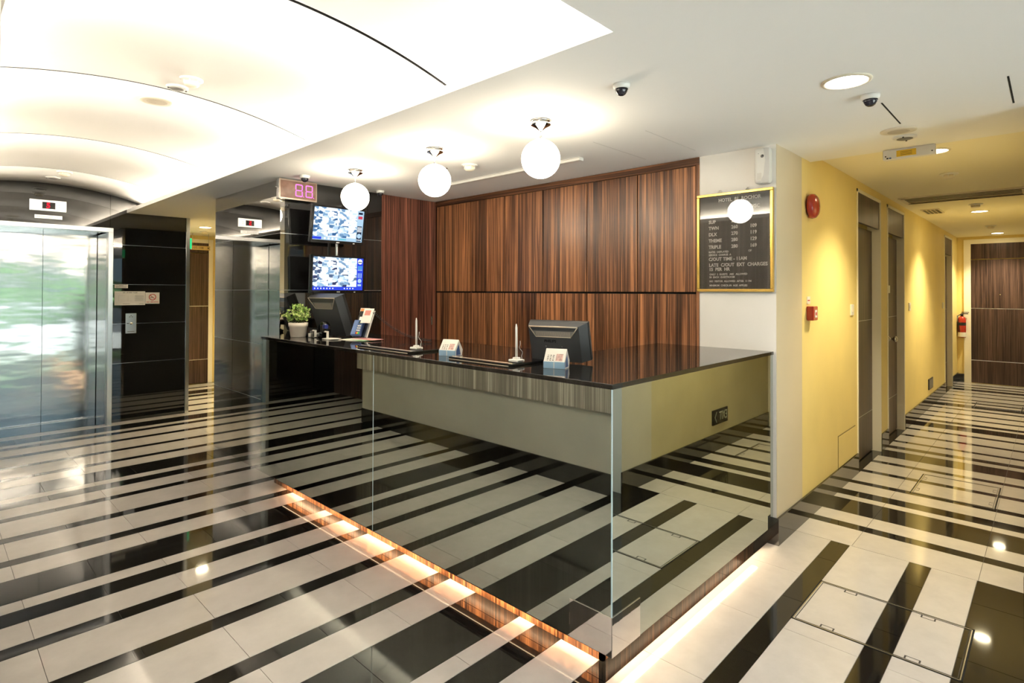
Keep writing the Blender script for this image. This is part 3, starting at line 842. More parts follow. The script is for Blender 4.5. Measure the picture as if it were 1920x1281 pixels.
# pen stands
def pen_stand(label, x, y):
    t = thing('pen_stand', label, 'pen', (x, y, ZT+0.0135))
    z = ZT+0.0135
    B(WPL).box(x-0.026, y-0.03, z, x+0.026, y+0.03, z+0.012, 0.003).box(x-0.014, y-0.014, z+0.010, x+0.014, y+0.014, z+0.022, 0.003).build('base', t)
    B(WPL).tube([(x, y, z+0.02), (x+0.001, y+0.002, z+0.10), (x+0.002, y+0.004, z+0.165), (x+0.002, y+0.0045, z+0.182)], [0.0062, 0.0060, 0.0055, 0.002], 12).build('pen', t)
    B(INKG).box(x-0.02, y-0.031, z+0.003, x+0.015, y-0.0302, z+0.009).build('print', t)
    pts = [(x+0.012+0.01*math.sin(a*2), y-0.018-0.004*math.cos(a*5), z+0.01+0.09*(a/3.0)) for a in [3.0*i/14 for i in range(15)]]
    B(WPL).tube(pts, 0.0012, 5).build('chain', t)
pen_stand('white tethered pen standing upright on the mat beside the card terminal', 2.01, 2.70)
pen_stand('white tethered pen standing upright on the mat beside the charcoal PHILIPS monitor', 1.99, 1.875)
# tent calendars
def calendar(label, loc, yaw):
    t = thing('desk_calendar', label, 'calendar', loc, Matrix.Rotation(yaw, 3, 'Z') @ F_MX)
    w, h, d = 0.100, 0.088, 0.075
    sl = [(-w/2, 0.0, 0.0), (-w/2, h*0.36, 0.008), (-w/2, h, -d*0.45), (-w/2, h*0.36, -d), (-w/2, 0.0, -d+0.008)]
    B(PAPER).prism(sl, (w, 0, 0)).build('card', t, False)
    B(LBLUE).box(-w/2-0.0004, 0.001, 0.0, w/2+0.0004, h*0.36, 0.0095).build('blue_band', t, False)
    # side opening
    B(BLUE).prism([(w/2+0.0006, 0.006, -0.006), (w/2+0.0006, h*0.34, -0.006), (w/2+0.0006, h*0.72, -d*0.42), (w/2+0.0006, 0.006, -d*.7)], (0.0004, 0, 0)).build('hollow', t, False)
    up = Vector((0, h*0.64, -d*0.45-0.008)).normalized()
    nz = Vector((0, -up.z, up.y)) * -1
    o0 = Vector((0, h*0.36, 0.008))
    nrm = Vector((1, 0, 0)).cross(up)
    Mx = Matrix((Vector((1, 0, 0)), up, nrm)).transposed().to_4x4(); Mx.translation = o0+nrm*0.0004
    for cx in range(3):
        for cy in range(4):
            B(INK if (cx+cy) % 3 else INKG).box(-0.036+cx*0.013, 0.006+cy*0.0085, 0, -0.029+cx*0.013, 0.0095+cy*0.0085, 0.0004, mx=Mx).build('month_grid', t, False)
    B(pbr('calendar_picture', (0.55, 0.36, 0.32), 0.6, vary=(90, 0.4))).box(0.006, 0.005, 0, 0.038, 0.042, 0.0004, mx=Mx).build('picture', t, False)
    B(WPL).box(-0.002, 0.002, 0.0095, 0.002, h*0.34, 0.0099).build('divider', t, False)
calendar('white and blue tent calendar standing clear of the PHILIPS monitor, between the mats', (1.985, 2.385, ZT), R(18))
calendar('white and blue tent calendar in front of the charcoal PHILIPS monitor', (2.01, 1.655, ZT), R(22))

# card terminal on a slanted stand with leaflets
tm = thing('card_terminal', 'blue card payment terminal with coloured keys on a slanted stand', 'terminal', (2.20, 3.66, ZT+0.012), Matrix.Rotation(R(24), 3, 'Z') @ F_MX @ Matrix.Rotation(R(-28), 3, 'X'))
B(ACRYLIC).box(-0.05, 0.005, -0.004, 0.075, 0.215, 0.0).build('stand_sheet', tm, False)
B(WPL).box(0.073, 0.002, -0.006, 0.078, 0.22, 0.002).build('stand_edge', tm, False)
B(BLUE).box(-0.05, 0.006, 0.0, 0.03, 0.13, 0.035, 0.008).build('body', tm, False)
B(pbr('terminal_face', (0.12, 0.20, 0.42), 0.3)).box(-0.044, 0.012, 0.035, -0.006, 0.118, 0.038, 0.002).build('face', tm, False)
for k, cm in enumerate((RED, pbr('key_yellow', (0.75, 0.55, 0.03), 0.4), pbr('key_green', (0.03, 0.45, 0.08), 0.4))):
    B(cm).box(-0.003+k*0.010, 0.014, 0.035, 0.005+k*0.010, 0.030, 0.040, 0.001).build('key', tm, False)
for r_i in range(3):
    for c_i in range(3):
        B(WPL).box(-0.003+c_i*0.010, 0.038+r_i*0.018, 0.035, 0.004+c_i*0.010, 0.049+r_i*0.018, 0.039, 0.001).build('key', tm, False)
B(pbr('terminal_screen', (0.10, 0.13, 0.12), 0.15)).box(-0.002, 0.098, 0.035, 0.026, 0.122, 0.0365).build('screen', tm, False)
B(WPL).box(-0.03, 0.13, 0.008, 0.0, 0.165, 0.010).build('receipt', tm, False)
lfm = pbr('leaflet_print', (0.78, 0.66, 0.55), 0.6, vary=(70, 0.25))
lt = thing('leaflet_card', 'cream leaflet with orange print behind the blue card terminal', 'leaflet', (2.275, 3.735, ZT+0.085), Matrix.Rotation(R(24), 3, 'Z') @ F_MX @ Matrix.Rotation(R(-24), 3, 'X'))
B(lfm).box(-0.045, 0.0, 0.0, 0.035, 0.15, 0.003).build('card', lt, False)
B(pbr('orange_print', (0.62, 0.24, 0.07), 0.6)).box(-0.04, 0.118, 0.003, 0.03, 0.145, 0.0035).build('header', lt, False)
for x in (-0.026, 0.006):
    B(pbr('orange_print2', (0.60, 0.30, 0.16), 0.6)).box(x, 0.078, 0.003, x+0.022, 0.10, 0.0035).build('picture', lt, False)
lt = thing('leaflet_card', 'white leaflet with red print clipped to the slanted stand', 'leaflet', (2.20, 3.60, ZT+0.12), Matrix.Rotation(R(24), 3, 'Z') @ F_MX @ Matrix.Rotation(R(-28), 3, 'X'))
B(PAPER).box(-0.012, 0.0, 0.006, 0.07, 0.115, 0.008).build('card', lt, False)
B(pbr('red_soft_print', (0.58, 0.22, 0.18), 0.6)).box(0.002, 0.06, 0.008, 0.05, 0.10, 0.0084).build('print', lt, False)
lf_ = thing('flyer_stack', 'loose flat stack of colourful flyers lying under the card terminal', 'flyers', (2.22, 3.62, ZT))
for k, (cm, ang) in enumerate(((PAPER, 12), (pbr('green_print', (0.30, 0.50, 0.28), 0.6), -6), (PAPER, 24), (pbr('pink_print', (0.65, 0.32, 0.32), 0.6), 3))):
    B(cm).box(-0.05, -0.12, 0, 0.05, 0.12, 0.0025, mx=Matrix.Translation((2.16+0.02*k, 3.62-0.02*k, ZT+0.0026*k)) @ Matrix.Rotation(R(ang), 4, 'Z')).build('flyer', lf_)
# coiled cord
pts = []
A0, A1 = Vector((2.26, 3.55, ZT+0.20)), Vector((2.45, 3.12, ZT+0.012))
ax = (A1-A0).normalized(); u = ax.cross(Vector((0, 0, 1))).normalized(); v = ax.cross(u)
for i in range(420):
    t = i/419
    c0 = A0.lerp(A1, t) - Vector((0, 0, 0.05*math.sin(math.pi*t)))
    pts.append(c0 + u*0.007*math.cos(i*0.62) + v*0.007*math.sin(i*0.62))
tag(B(DGREY).tube(pts, 0.0018, 5).build('coiled_cord'), 'dark coiled telephone cord sagging in front of the wood panel', 'cord')
# tape dispenser and clear card holders behind the plant
tdp = thing('tape_dispenser', 'black round tape dispenser between the plant and the leaning monitor', 'dispenser', (2.09, 3.98, ZT))
rot = Matrix.Rotation(R(90), 3, 'Y')
B(BLACK_G).lathe([(0.02, -0.02), (0.055, -0.022), (0.060, -0.015), (0.060, 0.015), (0.055, 0.022), (0.02, 0.02)], (2.12, 4.00, ZT+0.061), 28, mx=rot).build('reel', tdp)
B(BLACK_G).box(2.085, 3.93, ZT, 2.155, 4.09, ZT+0.02, 0.006).build('base', tdp)
B(pbr('dark_blue_cap', (0.02, 0.03, 0.20), 0.3)).box(2.085, 3.93, ZT+0.07, 2.115, 3.97, ZT+0.10, 0.006).build('cap', tdp)
for lab, x, y, n in (('clear card holder with cards beside the plant pot', 2.045, 4.045, 7), ('clear card holder with a thick deck beside the leaning monitor', 2.05, 3.87, 10)):
    t = thing('card_holder', lab, 'card holder', (x, y, ZT))
    B(ACRYLIC).box(x-0.004, y-0.032, ZT, x, y+0.032, ZT+0.05).box(x-0.02, y-0.032, ZT, x+0.03, y+0.032, ZT+0.006).build('tray', t)
    for k in range(3):
        B(PAPER).box(x+0.002+k*0.007, y-0.028, ZT+0.0065, x+0.006+k*0.007, y+0.028, ZT+0.045+0.006*k, mx=None).build('card', t)
tag(B(PAPER).box(2.04, 4.06, ZT, 2.13, 4.10, ZT+0.03, 0.002).build('receipt_pad'), 'small white receipt pad lying against the plant pot', 'pad')
t = thing('paper_slips', 'thin pile of white paper slips in front of the leaning monitor', 'paper', (2.06, 3.80, ZT))
for k in range(3):
    B(PAPER).box(-0.04, -0.055, 0, 0.04, 0.055, 0.003, mx=Matrix.Translation((2.06, 3.80-0.01*k, ZT+0.0031*k)) @ Matrix.Rotation(R(10*k-8), 4, 'Z')).build('slip', t)

# ================================================================== PIER FITTINGS
def cctv_screen(name, blueish):
    """a 4 x 4 wall of camera pictures, generated per cell"""
    m = bpy.data.materials.new(name)
    nt, N, L = nodes(m)
    N.remove(N['Principled BSDF'])
    tc = N.new('ShaderNodeTexCoord')
    mp = N.new('ShaderNodeMapping'); mp.inputs['Scale'].default_value = (1/0.092, 1/0.056, 1)
    L.new(tc.outputs['Object'], mp.inputs['Vector'])
    fl = N.new('ShaderNodeVectorMath'); fl.operation = 'FLOOR'; L.new(mp.outputs[0], fl.inputs[0])
    wn = N.new('ShaderNodeTexWhiteNoise'); wn.noise_dimensions = '3D'; L.new(fl.outputs[0], wn.inputs['Vector'])
    sc3 = N.new('ShaderNodeVectorMath'); sc3.operation = 'SCALE'; sc3.inputs['Scale'].default_value = 9.0
    L.new(wn.outputs['Color'], sc3.inputs[0])
    ad = N.new('ShaderNodeVectorMath'); ad.operation = 'ADD'; L.new(mp.outputs[0], ad.inputs[0]); L.new(sc3.outputs[0], ad.inputs[1])
    vo = N.new('ShaderNodeTexVoronoi'); vo.distance = 'CHEBYCHEV'; vo.inputs['Scale'].default_value = 2.4; L.new(ad.outputs[0], vo.inputs['Vector'])
    sep = N.new('ShaderNodeSeparateColor'); L.new(vo.outputs['Color'], sep.inputs[0])
    rp = N.new('ShaderNodeValToRGB')
    e = rp.color_ramp.elements
    e[0].position = 0.0; e[0].color = (*blueish, 1)
    e[1].position = 1.0; e[1].color = (0.95, 0.98, 1.0, 1)
    a = e.new(0.30); a.color = (0.25, 0.42, 0.62, 1)
    a = e.new(0.45); a.color = (0.70, 0.84, 0.93, 1)
    L.new(sep.outputs[0], rp.inputs['Fac'])
    em = N.new('ShaderNodeEmission'); em.inputs[1].default_value = 0.33
    L.new(rp.outputs['Color'], em.inputs[0]); L.new(em.outputs[0], N['Material Output'].inputs[0])
    return m
SCR1 = cctv_screen('cctv_screen_a', (0.03, 0.10, 0.25))
SCR2 = cctv_screen('cctv_screen_b', (0.03, 0.03, 0.09))
UI_B = emissive('ui_blue', (0.03, 0.06, 0.62), .34)
UI_L = emissive('ui_pale', (0.50, 0.72, 0.92), .26)
UI_W = emissive('ui_white', (0.9, 0.95, 1.0), .36)
UI_R = emissive('ui_red', (0.50, 0.05, 0.08), .35)
UI_T = emissive('ui_teal', (0.10, 0.45, 0.55), .35)
UI_K = emissive('ui_dark', (0.02, 0.03, 0.06), .3)
def wall_monitor(label, loc, tilt, w, h, scr, kind):
    t = thing('cctv_monitor', label, 'monitor', loc, F_MY @ Matrix.Rotation(tilt, 3, 'X'))
    B(BLACK).box(-w/2, -h/2, -0.045, w/2, h/2, -0.012, 0.004).build('housing', t, False)
    bz = B(BLACK_G)
    for (x0, y0, x1, y1) in ((-w/2, -h/2, w/2, -h/2+0.024), (-w/2, h/2-0.014, w/2, h/2), (-w/2, -h/2+0.024, -w/2+0.014, h/2-0.014), (w/2-0.014, -h/2+0.024, w/2, h/2-0.014)):
        bz.box(x0, y0, -0.012, x1, y1, 0.0)
    bz.build('bezel', t, False)
    x0, x1, y0, y1 = -w/2+0.014, w/2-0.014, -h/2+0.024, h/2-0.014
    bar = 0.028; side = 0.058
    B(scr).box(x0, y0+bar, -0.012, x1-side, y1, -0.009).build('screen', t, False)
    B(UI_L if kind == 0 else UI_B).box(x0, y0, -0.012, x1-(0 if kind else side), y0+bar, -0.009).build('menu_bar', t, False)
    B(UI_L if kind == 0 else UI_B).box(x1-side, y0+(bar if kind else 0), -0.012, x1, y1, -0.009).build('control_panel', t, False)
    if kind == 0:
        for k in range(4):
            B(UI_W).lathe([(0.0085, 0), (0.001, 0.0006)], (x0+0.11+k*0.034, y0+bar*.5, -0.0088), 14).build('button', t, False)
        B(UI_B).box(x0, y0+0.004, -0.009, x0+0.08, y0+bar-0.004, -0.0086).build('logo_tab', t, False)
        B(UI_T).box(x0+0.235, y0+0.008, -0.009, x0+0.30, y0+0.018, -0.0086).build('slider', t, False)
        B(UI_K).box(x1-side+0.008, y1-0.03, -0.009, x1-0.01, y1-0.012, -0.0086).build('clock_box', t, False)
        B(UI_R).box(x1-side+0.008, y1-0.068, -0.009, x1-0.01, y1-0.044, -0.0086).build('alarm_box', t, False)
        B(UI_K).box(x1-side+0.006, y0+0.004, -0.009, x1-0.008, y0+0.135, -0.0088).build('keypad_back', t, False)
        for i in range(4):
            for j in range(4):
                B(UI_W).box(x1-side+0.010+i*0.010, y0+0.086+j*0.011, -0.0088, x1-side+0.0165+i*0.010, y0+0.0935+j*0.011, -0.0084).build('key', t, False)
        B(UI_L).lathe([(0.020, 0), (0.001, 0.0006)], (x1-side/2, y0+0.052, -0.0086), 20).build('dial', t, False)
        for i in range(3):
            B(UI_W).lathe([(0.005, 0), (0.001, 0.0006)], (x1-side+0.014+i*0.014, y0+0.018, -0.0086), 10).build('button', t, False)
    else:
        for k in list(range(7)) + [10, 11, 12, 13]:
            B(UI_W).lathe([(0.0055, 0), (0.001, 0.0006)], (x0+0.024+k*0.026, y0+bar*.5, -0.0088), 10).build('button', t, False)
        B(UI_W).lathe([(0.021, 0), (0.001, 0.0006)], (x1-side/2, y1-0.028, -0.0088), 20).build('badge', t, False)
        B(UI_K).box(x1-side/2-0.018, y1-0.036, -0.0084, x1-side/2+0.018, y1-0.028, -0.0080).build('badge_band', t, False)
        for i in range(4):
            for j in range(4):
                B(UI_T if j < 3 else UI_L).box(x1-side+0.010+i*0.011, y1-0.072-j*0.010, -0.009, x1-side+0.017+i*0.011, y1-0.065-j*0.010, -0.0084).build('key', t, False)
        for i in range(3):
            B(UI_L).box(x1-side+0.012+i*0.014, y0+bar+0.075, -0.009, x1-side+0.017+i*0.014, y0+bar+0.115, -0.0084).build('slider', t, False)
        B(UI_L).lathe([(0.018, 0), (0.001, 0.0006)], (x1-side/2, y0+bar+0.05, -0.0088), 16).build('dial', t, False)
        B(UI_L).box(x1-side+0.012, y0+bar+0.006, -0.009, x1-0.014, y0+bar+0.022, -0.0084).build('tab', t, False)
    B(WPL).box(w/2-0.10, -h/2+0.006, 0.0, w/2-0.085, -h/2+0.012, 0.0006).build('badge_mark', t, False)
    B(WLET).box(-0.014, -h/2+0.007, 0.0, 0.014, -h/2+0.013, 0.0006).build('maker_mark', t, False)
    B(BLACK).box(-0.05, -0.05, -0.075, 0.05, 0.05, -0.045, 0.004).build('bracket_plate', t, False)
    return t
m1 = wall_monitor('tilted wall monitor with pale blue camera picture grid, under the queue display', (2.363, 4.225, 2.037), R(9), 0.475, 0.30, SCR1, 0)
m2 = wall_monitor('wall monitor with deep blue menu bar, the lower of the two', (2.363, 4.225, 1.636), R(3), 0.48, 0.305, SCR2, 1)
bk = thing('monitor_bracket', 'slim steel pole and arms holding the two wall monitors', 'bracket', (2.42, YS, 1.84))
B(STEEL_L).tube([(2.42, 4.365, 1.50), (2.42, 4.365, 2.20)], 0.012, 14).build('pole', bk)
for z in (1.636, 2.037):
    B(STEEL).box(2.38, 4.335, z-0.03, 2.46, YS, z+0.03, 0.004).build('arm', bk)

qd = thing('queue_display', 'bronze framed LED display with pink digits 88 high on the granite', 'display', (2.075, 4.352, 2.302), F_MY)
B(STEEL).box(-0.155, -0.078, -0.055, 0.155, 0.078, -0.004, 0.003).build('case', qd, False)
qf = B(pbr('bronze_frame', (0.42, 0.34, 0.28), 0.35, 0.7))
for (x0, y0, x1, y1) in ((-0.155, -0.078, 0.155, -0.068), (-0.155, 0.068, 0.155, 0.078), (-0.155, -0.068, -0.147, 0.068), (0.147, -0.068, 0.155, 0.068)):
    qf.box(x0, y0, -0.004, x1, y1, 0.004)
qf.build('frame', qd, False)
B(pbr('display_window_bronze', (0.22, 0.13, 0.10), 0.12, vary=(14, 0.25))).box(-0.147, -0.068, -0.004, 0.147, 0.068, 0.0).build('window', qd, False)
PINK = emissive('pink_led', (0.85, 0.14, 0.66), .62)
for cx in (0.005, 0.09):
    dg = B(PINK)
    for (x0, y0, x1, y1) in ((-.024, .042, .024, .049), (-.024, -.0035, .024, .0035), (-.024, -.049, .024, -.042), (-.030, .006, -.023, .044), (.023, .006, .030, .044), (-.030, -.044, -.023, -.006), (.023, -.044, .030, -.006)):
        dg.box(cx+x0, y0, 0.0002, cx+x1, y1, 0.001)
    dg.build('digit', qd, False)
    B(PINK).box(cx+0.036, -0.05, 0.0002, cx+0.041, -0.044, 0.001).build('decimal_point', qd, False)
B(CHROME).tube([(-0.175, 0.01, -0.02), (-0.155, 0.01, -0.02)], 0.004, 8).build('lock_pin', qd, False)
B(STEEL).box(-0.14, -0.04, -0.078, 0.14, 0.04, -0.055).build('wall_bracket', qd, False)

# ================================================================== RATE BOARD, AIR FRESHENER
sg = thing('rate_board', 'gold framed brown letter board listing HOTEL 81 ROCHOR room rates', 'sign', (XB, 1.4475, 1.818), F_MX)
w, h = 0.479, 0.628
fr = B(GOLD)
for (x0, y0, x1, y1) in ((-w/2, -h/2, w/2, -h/2+0.018), (-w/2, h/2-0.018, w/2, h/2), (-w/2, -h/2+0.018, -w/2+0.018, h/2-0.018), (w/2-0.018, -h/2+0.018, w/2, h/2-0.018)):
    fr.box(x0, y0, 0.0, x1, y1, 0.026, 0.003)
fr.build('frame', sg, False)
bm_ = bpy.data.materials.new('letter_board')
nt, N, L = nodes(bm_)
pb = N['Principled BSDF']; pb.inputs['Roughness'].default_value = 0.7
tc = N.new('ShaderNodeTexCoord'); wv = N.new('ShaderNodeTexWave'); wv.wave_type = 'BANDS'; wv.bands_direction = 'Y'
wv.inputs['Scale'].default_value = 42
L.new(tc.outputs['Object'], wv.inputs['Vector'])
rp = N.new('ShaderNodeValToRGB'); rp.color_ramp.elements[0].color = (0.016, 0.012, 0.008, 1); rp.color_ramp.elements[1].color = (0.055, 0.042, 0.030, 1)
L.new(wv.outputs['Fac'], rp.inputs['Fac']); L.new(rp.outputs['Color'], pb.inputs['Base Color'])
B(bm_).box(-w/2+0.018, -h/2+0.018, 0.0, w/2-0.018, h/2-0.018, 0.010).build('letter_board', sg, False)
rowsT = [(0.268, [('HOTEL  81  ROCHOR', -0.100, 0.030)]),
         (0.213, [('RACK', -0.03, 0.030), ('DISC', 0.098, 0.030)]),
         (0.133, [('SUP', -0.165, 0.030), ('2', -0.018, 0.030)]),
         (0.093, [('TWN', -0.165, 0.030), ('260', -0.018, 0.030), ('109', 0.098, 0.030)]),
         (0.053, [('DLX', -0.165, 0.030), ('270', -0.018, 0.030), ('119', 0.098, 0.030)]),
         (0.013, [('THEME', -0.165, 0.030), ('280', -0.018, 0.030), ('129', 0.098, 0.030)]),
         (-0.028, [('TRIPLE', -0.165, 0.030), ('280', -0.018, 0.030), ('169', 0.098, 0.030)]),
         (-0.060, [('RATES  DISPLAYED', -0.165, 0.017), ('OF', 0.088, 0.017)]),
         (-0.079, [('SERVICE  CHARGE  A', -0.165, 0.017)]),
         (-0.106, [('C/OUT TIME - 11AM', -0.165, 0.030)]),
         (-0.144, [('LATE  C/OUT  EXT  CHARGES', -0.163, 0.030)]),
         (-0.171, [('15  PER  HR', -0.163, 0.029)]),
         (-0.203, [('ONLY  2  GUESTS   ARE   ALLOWED', -0.160, 0.0165)]),
         (-0.221, [('IN  EACH  GUESTROOM', -0.160, 0.0165)]),
         (-0.247, [('NO  VISITOR  ALLOWED  AFTER  11 PM', -0.160, 0.0165)]),
         (-0.274, [('MINIMUM  CHECK-IN  AGE  APPLIES', -0.160, 0.0165)])]
for y, parts in rowsT:
    for s, x, size in parts:
        lettering(s, size, WLET, sg, (x, y, 0.0105), sx=0.92, bold=0.0010 if size > .02 else 0.0005)
B(SIGN_GLASS).box(-w/2+0.018, -h/2+0.018, 0.0175, w/2-0.018, h/2-0.018, 0.0195).build('cover_glass', sg, False)
for x in (-0.09, 0.085):
    hk = B(STEEL); hk.tube([(x+0.012*math.cos(a), h/2+0.004+0.014*math.sin(a), 0.01) for a in [math.pi*i/8 for i in range(9)]], 0.0025, 6)
    hk.build('hanging_loop', sg, False)

fr_ = thing('air_freshener', 'white wall-mounted air freshener dispenser above the rate board', 'dispenser', (XB, 1.262, 2.262), F_MX)
sh = B(WPL)
sh.box(-0.046, -0.108, 0.0, 0.046, 0.108, 0.06, 0.02, seg=4)
sh.build('housing', fr_, False)
B(pbr('grey_white_plastic', (0.62, 0.61, 0.60), 0.4)).prism([(0.012, 0.10, 0.0605), (0.022, 0.03, 0.0605), (0.012, -0.06, 0.0605), (-0.01, -0.104, 0.0605), (0.04, -0.104, 0.058), (0.046, 0.0, 0.058), (0.042, 0.098, 0.058)][::-1], (0, 0, 0.001)).build('side_panel', fr_, False)
B(MGREY).lathe([(0.010, 0), (0.008, 0.003), (0.001, 0.0035)], (0.004, 0.055, 0.060), 16).build('nozzle', fr_, False)
B(BLACK).lathe([(0.005, 0), (0.001, 0.001)], (0.008, 0.058, 0.0632), 12).build('nozzle_hole', fr_, False)
B(BLACK).lathe([(0.0022, 0), (0.0005, 0.0005)], (-0.018, 0.072, 0.0602), 8).build('indicator_light', fr_, False)
B(pbr('print_pale', (0.68, 0.66, 0.62), 0.5)).box(-0.026, -0.085, 0.060, 0.0, -0.045, 0.0604).build('label_print', fr_, False)

# ================================================================== GLOBE LAMPS
GLOBE = emissive('opal_globe', (1.0, 0.86, 0.64), L_GLOBE)
for lab, x, y in (('glowing white globe lamp on chrome rod nearest the two wall monitors', 2.196, 3.70),
                  ('glowing white globe lamp on chrome rod, middle one of the three', 2.203, 2.78),
                  ('glowing white globe lamp on chrome rod nearest the rate board', 2.219, 1.923)):
    t = thing('globe_lamp', lab, 'lamp', (x, y, ZC))
    B(CHROME).lathe([(0.050, 0), (0.050, -0.006), (0.034, -0.012), (0.030, -0.020), (0.056, -0.020), (0.050, -0.026), (0.030, -0.036), (0.012, -0.050), (0.006, -0.056)], (x, y, ZC), 28).build('canopy', t)
    B(CHROME).tube([(x, y, ZC-0.05), (x, y, 2.285)], 0.005, 10).build('rod', t)
    B(CHROME).lathe([(0.014, 0), (0.020, -0.006), (0.020, -0.012)], (x, y, 2.296), 18).build('cap', t)
    B(GLOBE).sphere((x, y, 2.19), 0.101, 40).build('globe', t)

# ================================================================== CEILING FITTINGS
def dome_camera(label, x, y, z, r, flip=False, wall=False):
    t = thing('dome_camera', label, 'camera', (x, y, z))
    B(WPL).lathe([(r, 0), (r, -r*.25), (r*.92, -r*.5), (r*.75, -r*.62)], (x, y, z), 28).build('housing', t)
    B(pbr('dome_bubble', (0.02, 0.02, 0.03), 0.03, ior=1.6)).lathe([(r*.74, -r*.62), (r*.70, -r*.85), (r*.5, -r*1.2), (r*.25, -r*1.36), (0.0005, -r*1.4)], (x, y, z), 28).build('bubble', t)
    B(BLACK).lathe([(r*.78, -r*.58), (r*.78, -r*.66)], (x, y, z), 28).build('ring', t)
    return t
dome_camera('white dome camera with dark bubble on the ceiling above the counter corner', 2.065, 1.334, ZC, 0.036)
dome_camera('white dome camera with dark bubble beside the large round downlight', 2.941, 0.593, ZC, 0.038)
dome_camera('tiny white dome camera above the queue display', 2.035, 4.165, ZC, 0.038)
dome_camera('tiny white dome camera at the edge of the granite and wood panel', 2.806, 4.31, ZC, 0.036)
def smoke(label, x, y, z, r, base=None):
    t = thing('smoke_detector', label, 'detector', (x, y, z))
    B(WPL).lathe([(r*1.25, 0.0), (r*1.25, -0.008), (r, -0.012)], (x, y, z), 28).build('base', t)
    B(CPL).lathe([(r*.72, -0.012), (r*.80, -0.024), (r*.78, -0.034), (r*.55, -0.042), (0.001, -0.044)], (x, y, z), 28).build('sensor', t)
    for k in range(6):
        a = math.pi*k/3
        B(WPL).box(-0.003, -0.003, -0.03, 0.003, 0.003, -0.012, mx=Matrix.Translation((x+r*.8*math.cos(a), y+r*.8*math.sin(a), z))).build('fin', t)
    if base:
        B(BLACK).box(x-base*0.5, y-base, z-0.006, x+base*0.2, y+base, z).build('dark_plate', t)
    return t
def emlight(label, x, y, z, r):
    t = thing('emergency_light', label, 'light', (x, y, z))
    B(WPL).lathe([(r, 0), (r, -0.006), (r*.8, -0.012)], (x, y, z), 28).build('ring', t)
    B(MGREY).lathe([(r*.78, -0.010), (r*.5, -0.016), (0.001, -0.018)], (x, y, z), 24).build('lens', t)
    for s in (-1, 1):
        B(BLACK).box(x+s*r*.8-0.004, y-0.004, z-0.016, x+s*r*.8+0.004, y+0.004, z-0.006).build('clip', t)
def speaker(label, x, y, z, r):
    t = thing('ceiling_speaker', label, 'speaker', (x, y, z))
    B(CPL).lathe([(r, 0.0), (r, -0.004), (r*.82, -0.008)], (x, y, z), 36).build('rim', t)
    B(pbr('speaker_mesh', (0.62, 0.54, 0.42), 0.6, bump=(900, 0.6))).lathe([(r*.82, -0.006), (r*.5, -0.009), (0.001, -0.010)], (x, y, z), 36).build('grille', t)
def downlight(label, x, y, z, r, warm, power, lit=12.0, group=None):
    t = thing('downlight', label, 'light', (x, y, z), None, group)
    B(CPL).lathe([(r*1.18, 0), (r*1.18, -0.004), (r, -0.007), (r*.97, -0.002)], (x, y, z), 36, cap=False).build('rim', t)
    B(emissive('downlight_glow_%.2f' % warm[2], warm, lit)).lathe([(r*.97, -0.003), (0.001, -0.0032)], (x, y, z), 36, cap=False).build('lens', t)
    la = bpy.data.lights.new('downlight_beam', 'SPOT')
    la.energy = power; la.color = warm; la.spot_size = R(115); la.spot_blend = 0.8; la.shadow_soft_size = 0.06
    lo = bpy.data.objects.new('downlight_beam', la); COL.objects.link(lo)
    lo.parent = t; lo.location = (0, 0, -0.03)
smoke('white smoke detector on ceiling between the globe lamps and the wood wall', 2.655, 2.96, ZC, 0.045)
smoke('white smoke detector on the vaulted ceiling beside the round clear emergency light', 0.99, 3.33, vz(0.99), 0.045)
smoke('white smoke detector on the vaulted ceiling close to the lift', 0.94, 6.85, vz(0.94), 0.05)
emlight('round clear emergency light beside the vault smoke detector', 0.975, 3.52, vz(0.975), 0.055)
emlight('round clear emergency light on the vault nearest the lift', 0.905, 7.26, vz(0.905), 0.06)
speaker('round beige ceiling speaker on the white vault', 0.965, 3.87, vz(0.965), 0.088)
speaker('round beige ceiling speaker on the flat ceiling before the corridor', 3.69, 0.612, ZC, 0.085)
emlight('round emergency light beside the flat ceiling speaker before the corridor', 3.865, 0.611, ZC, 0.058)
downlight('large round glowing downlight on the flat white ceiling', 2.68, 0.627, ZC, 0.08, (1.0, 0.92, 0.78), W_DOWN*0.6)
for x in (-1.6, 0.1, 1.9):  # invented lamps out of view, added to brighten floor and ceiling
    for y in (-1.25, -0.45):
        downlight('unseen downlight added to brighten the entrance lobby', x, y, ZC, 0.08, (1.0, 0.97, 0.95), W_DOWN*0.35, 3.0, 'added entrance lobby downlights')
downlight('unseen downlight added to brighten the entrance lobby', 0.35, 0.25, ZC, 0.08, (1.0, 0.97, 0.95), W_DOWN*0.35, 3.0, 'added entrance lobby downlights')  # one more added lamp, overhead near the camera
t = thing('sprinkler', 'small ceiling sprinkler head behind the middle globe lamp', 'sprinkler', (2.60, 3.17, ZC))
B(CHROME).lathe([(0.025, 0), (0.022, -0.008), (0.008, -0.010), (0.008, -0.03), (0.016, -0.032), (0.016, -0.034)], (2.60, 3.17, ZC), 18).build('head', t)
t = thing('cable_trunking', 'white rectangular cable trunking on the ceiling beside the wood wall', 'trunking', (3.0, 3.2, ZC))
B(WPL).box(2.985, 2.25, ZC-0.022, 3.03, 3.57, ZC, 0.002).build('trunking_body', t)
B(INKG).box(2.984, 2.25, ZC-0.006, 2.9852, 3.57, ZC-0.004).build('lid_seam', t)

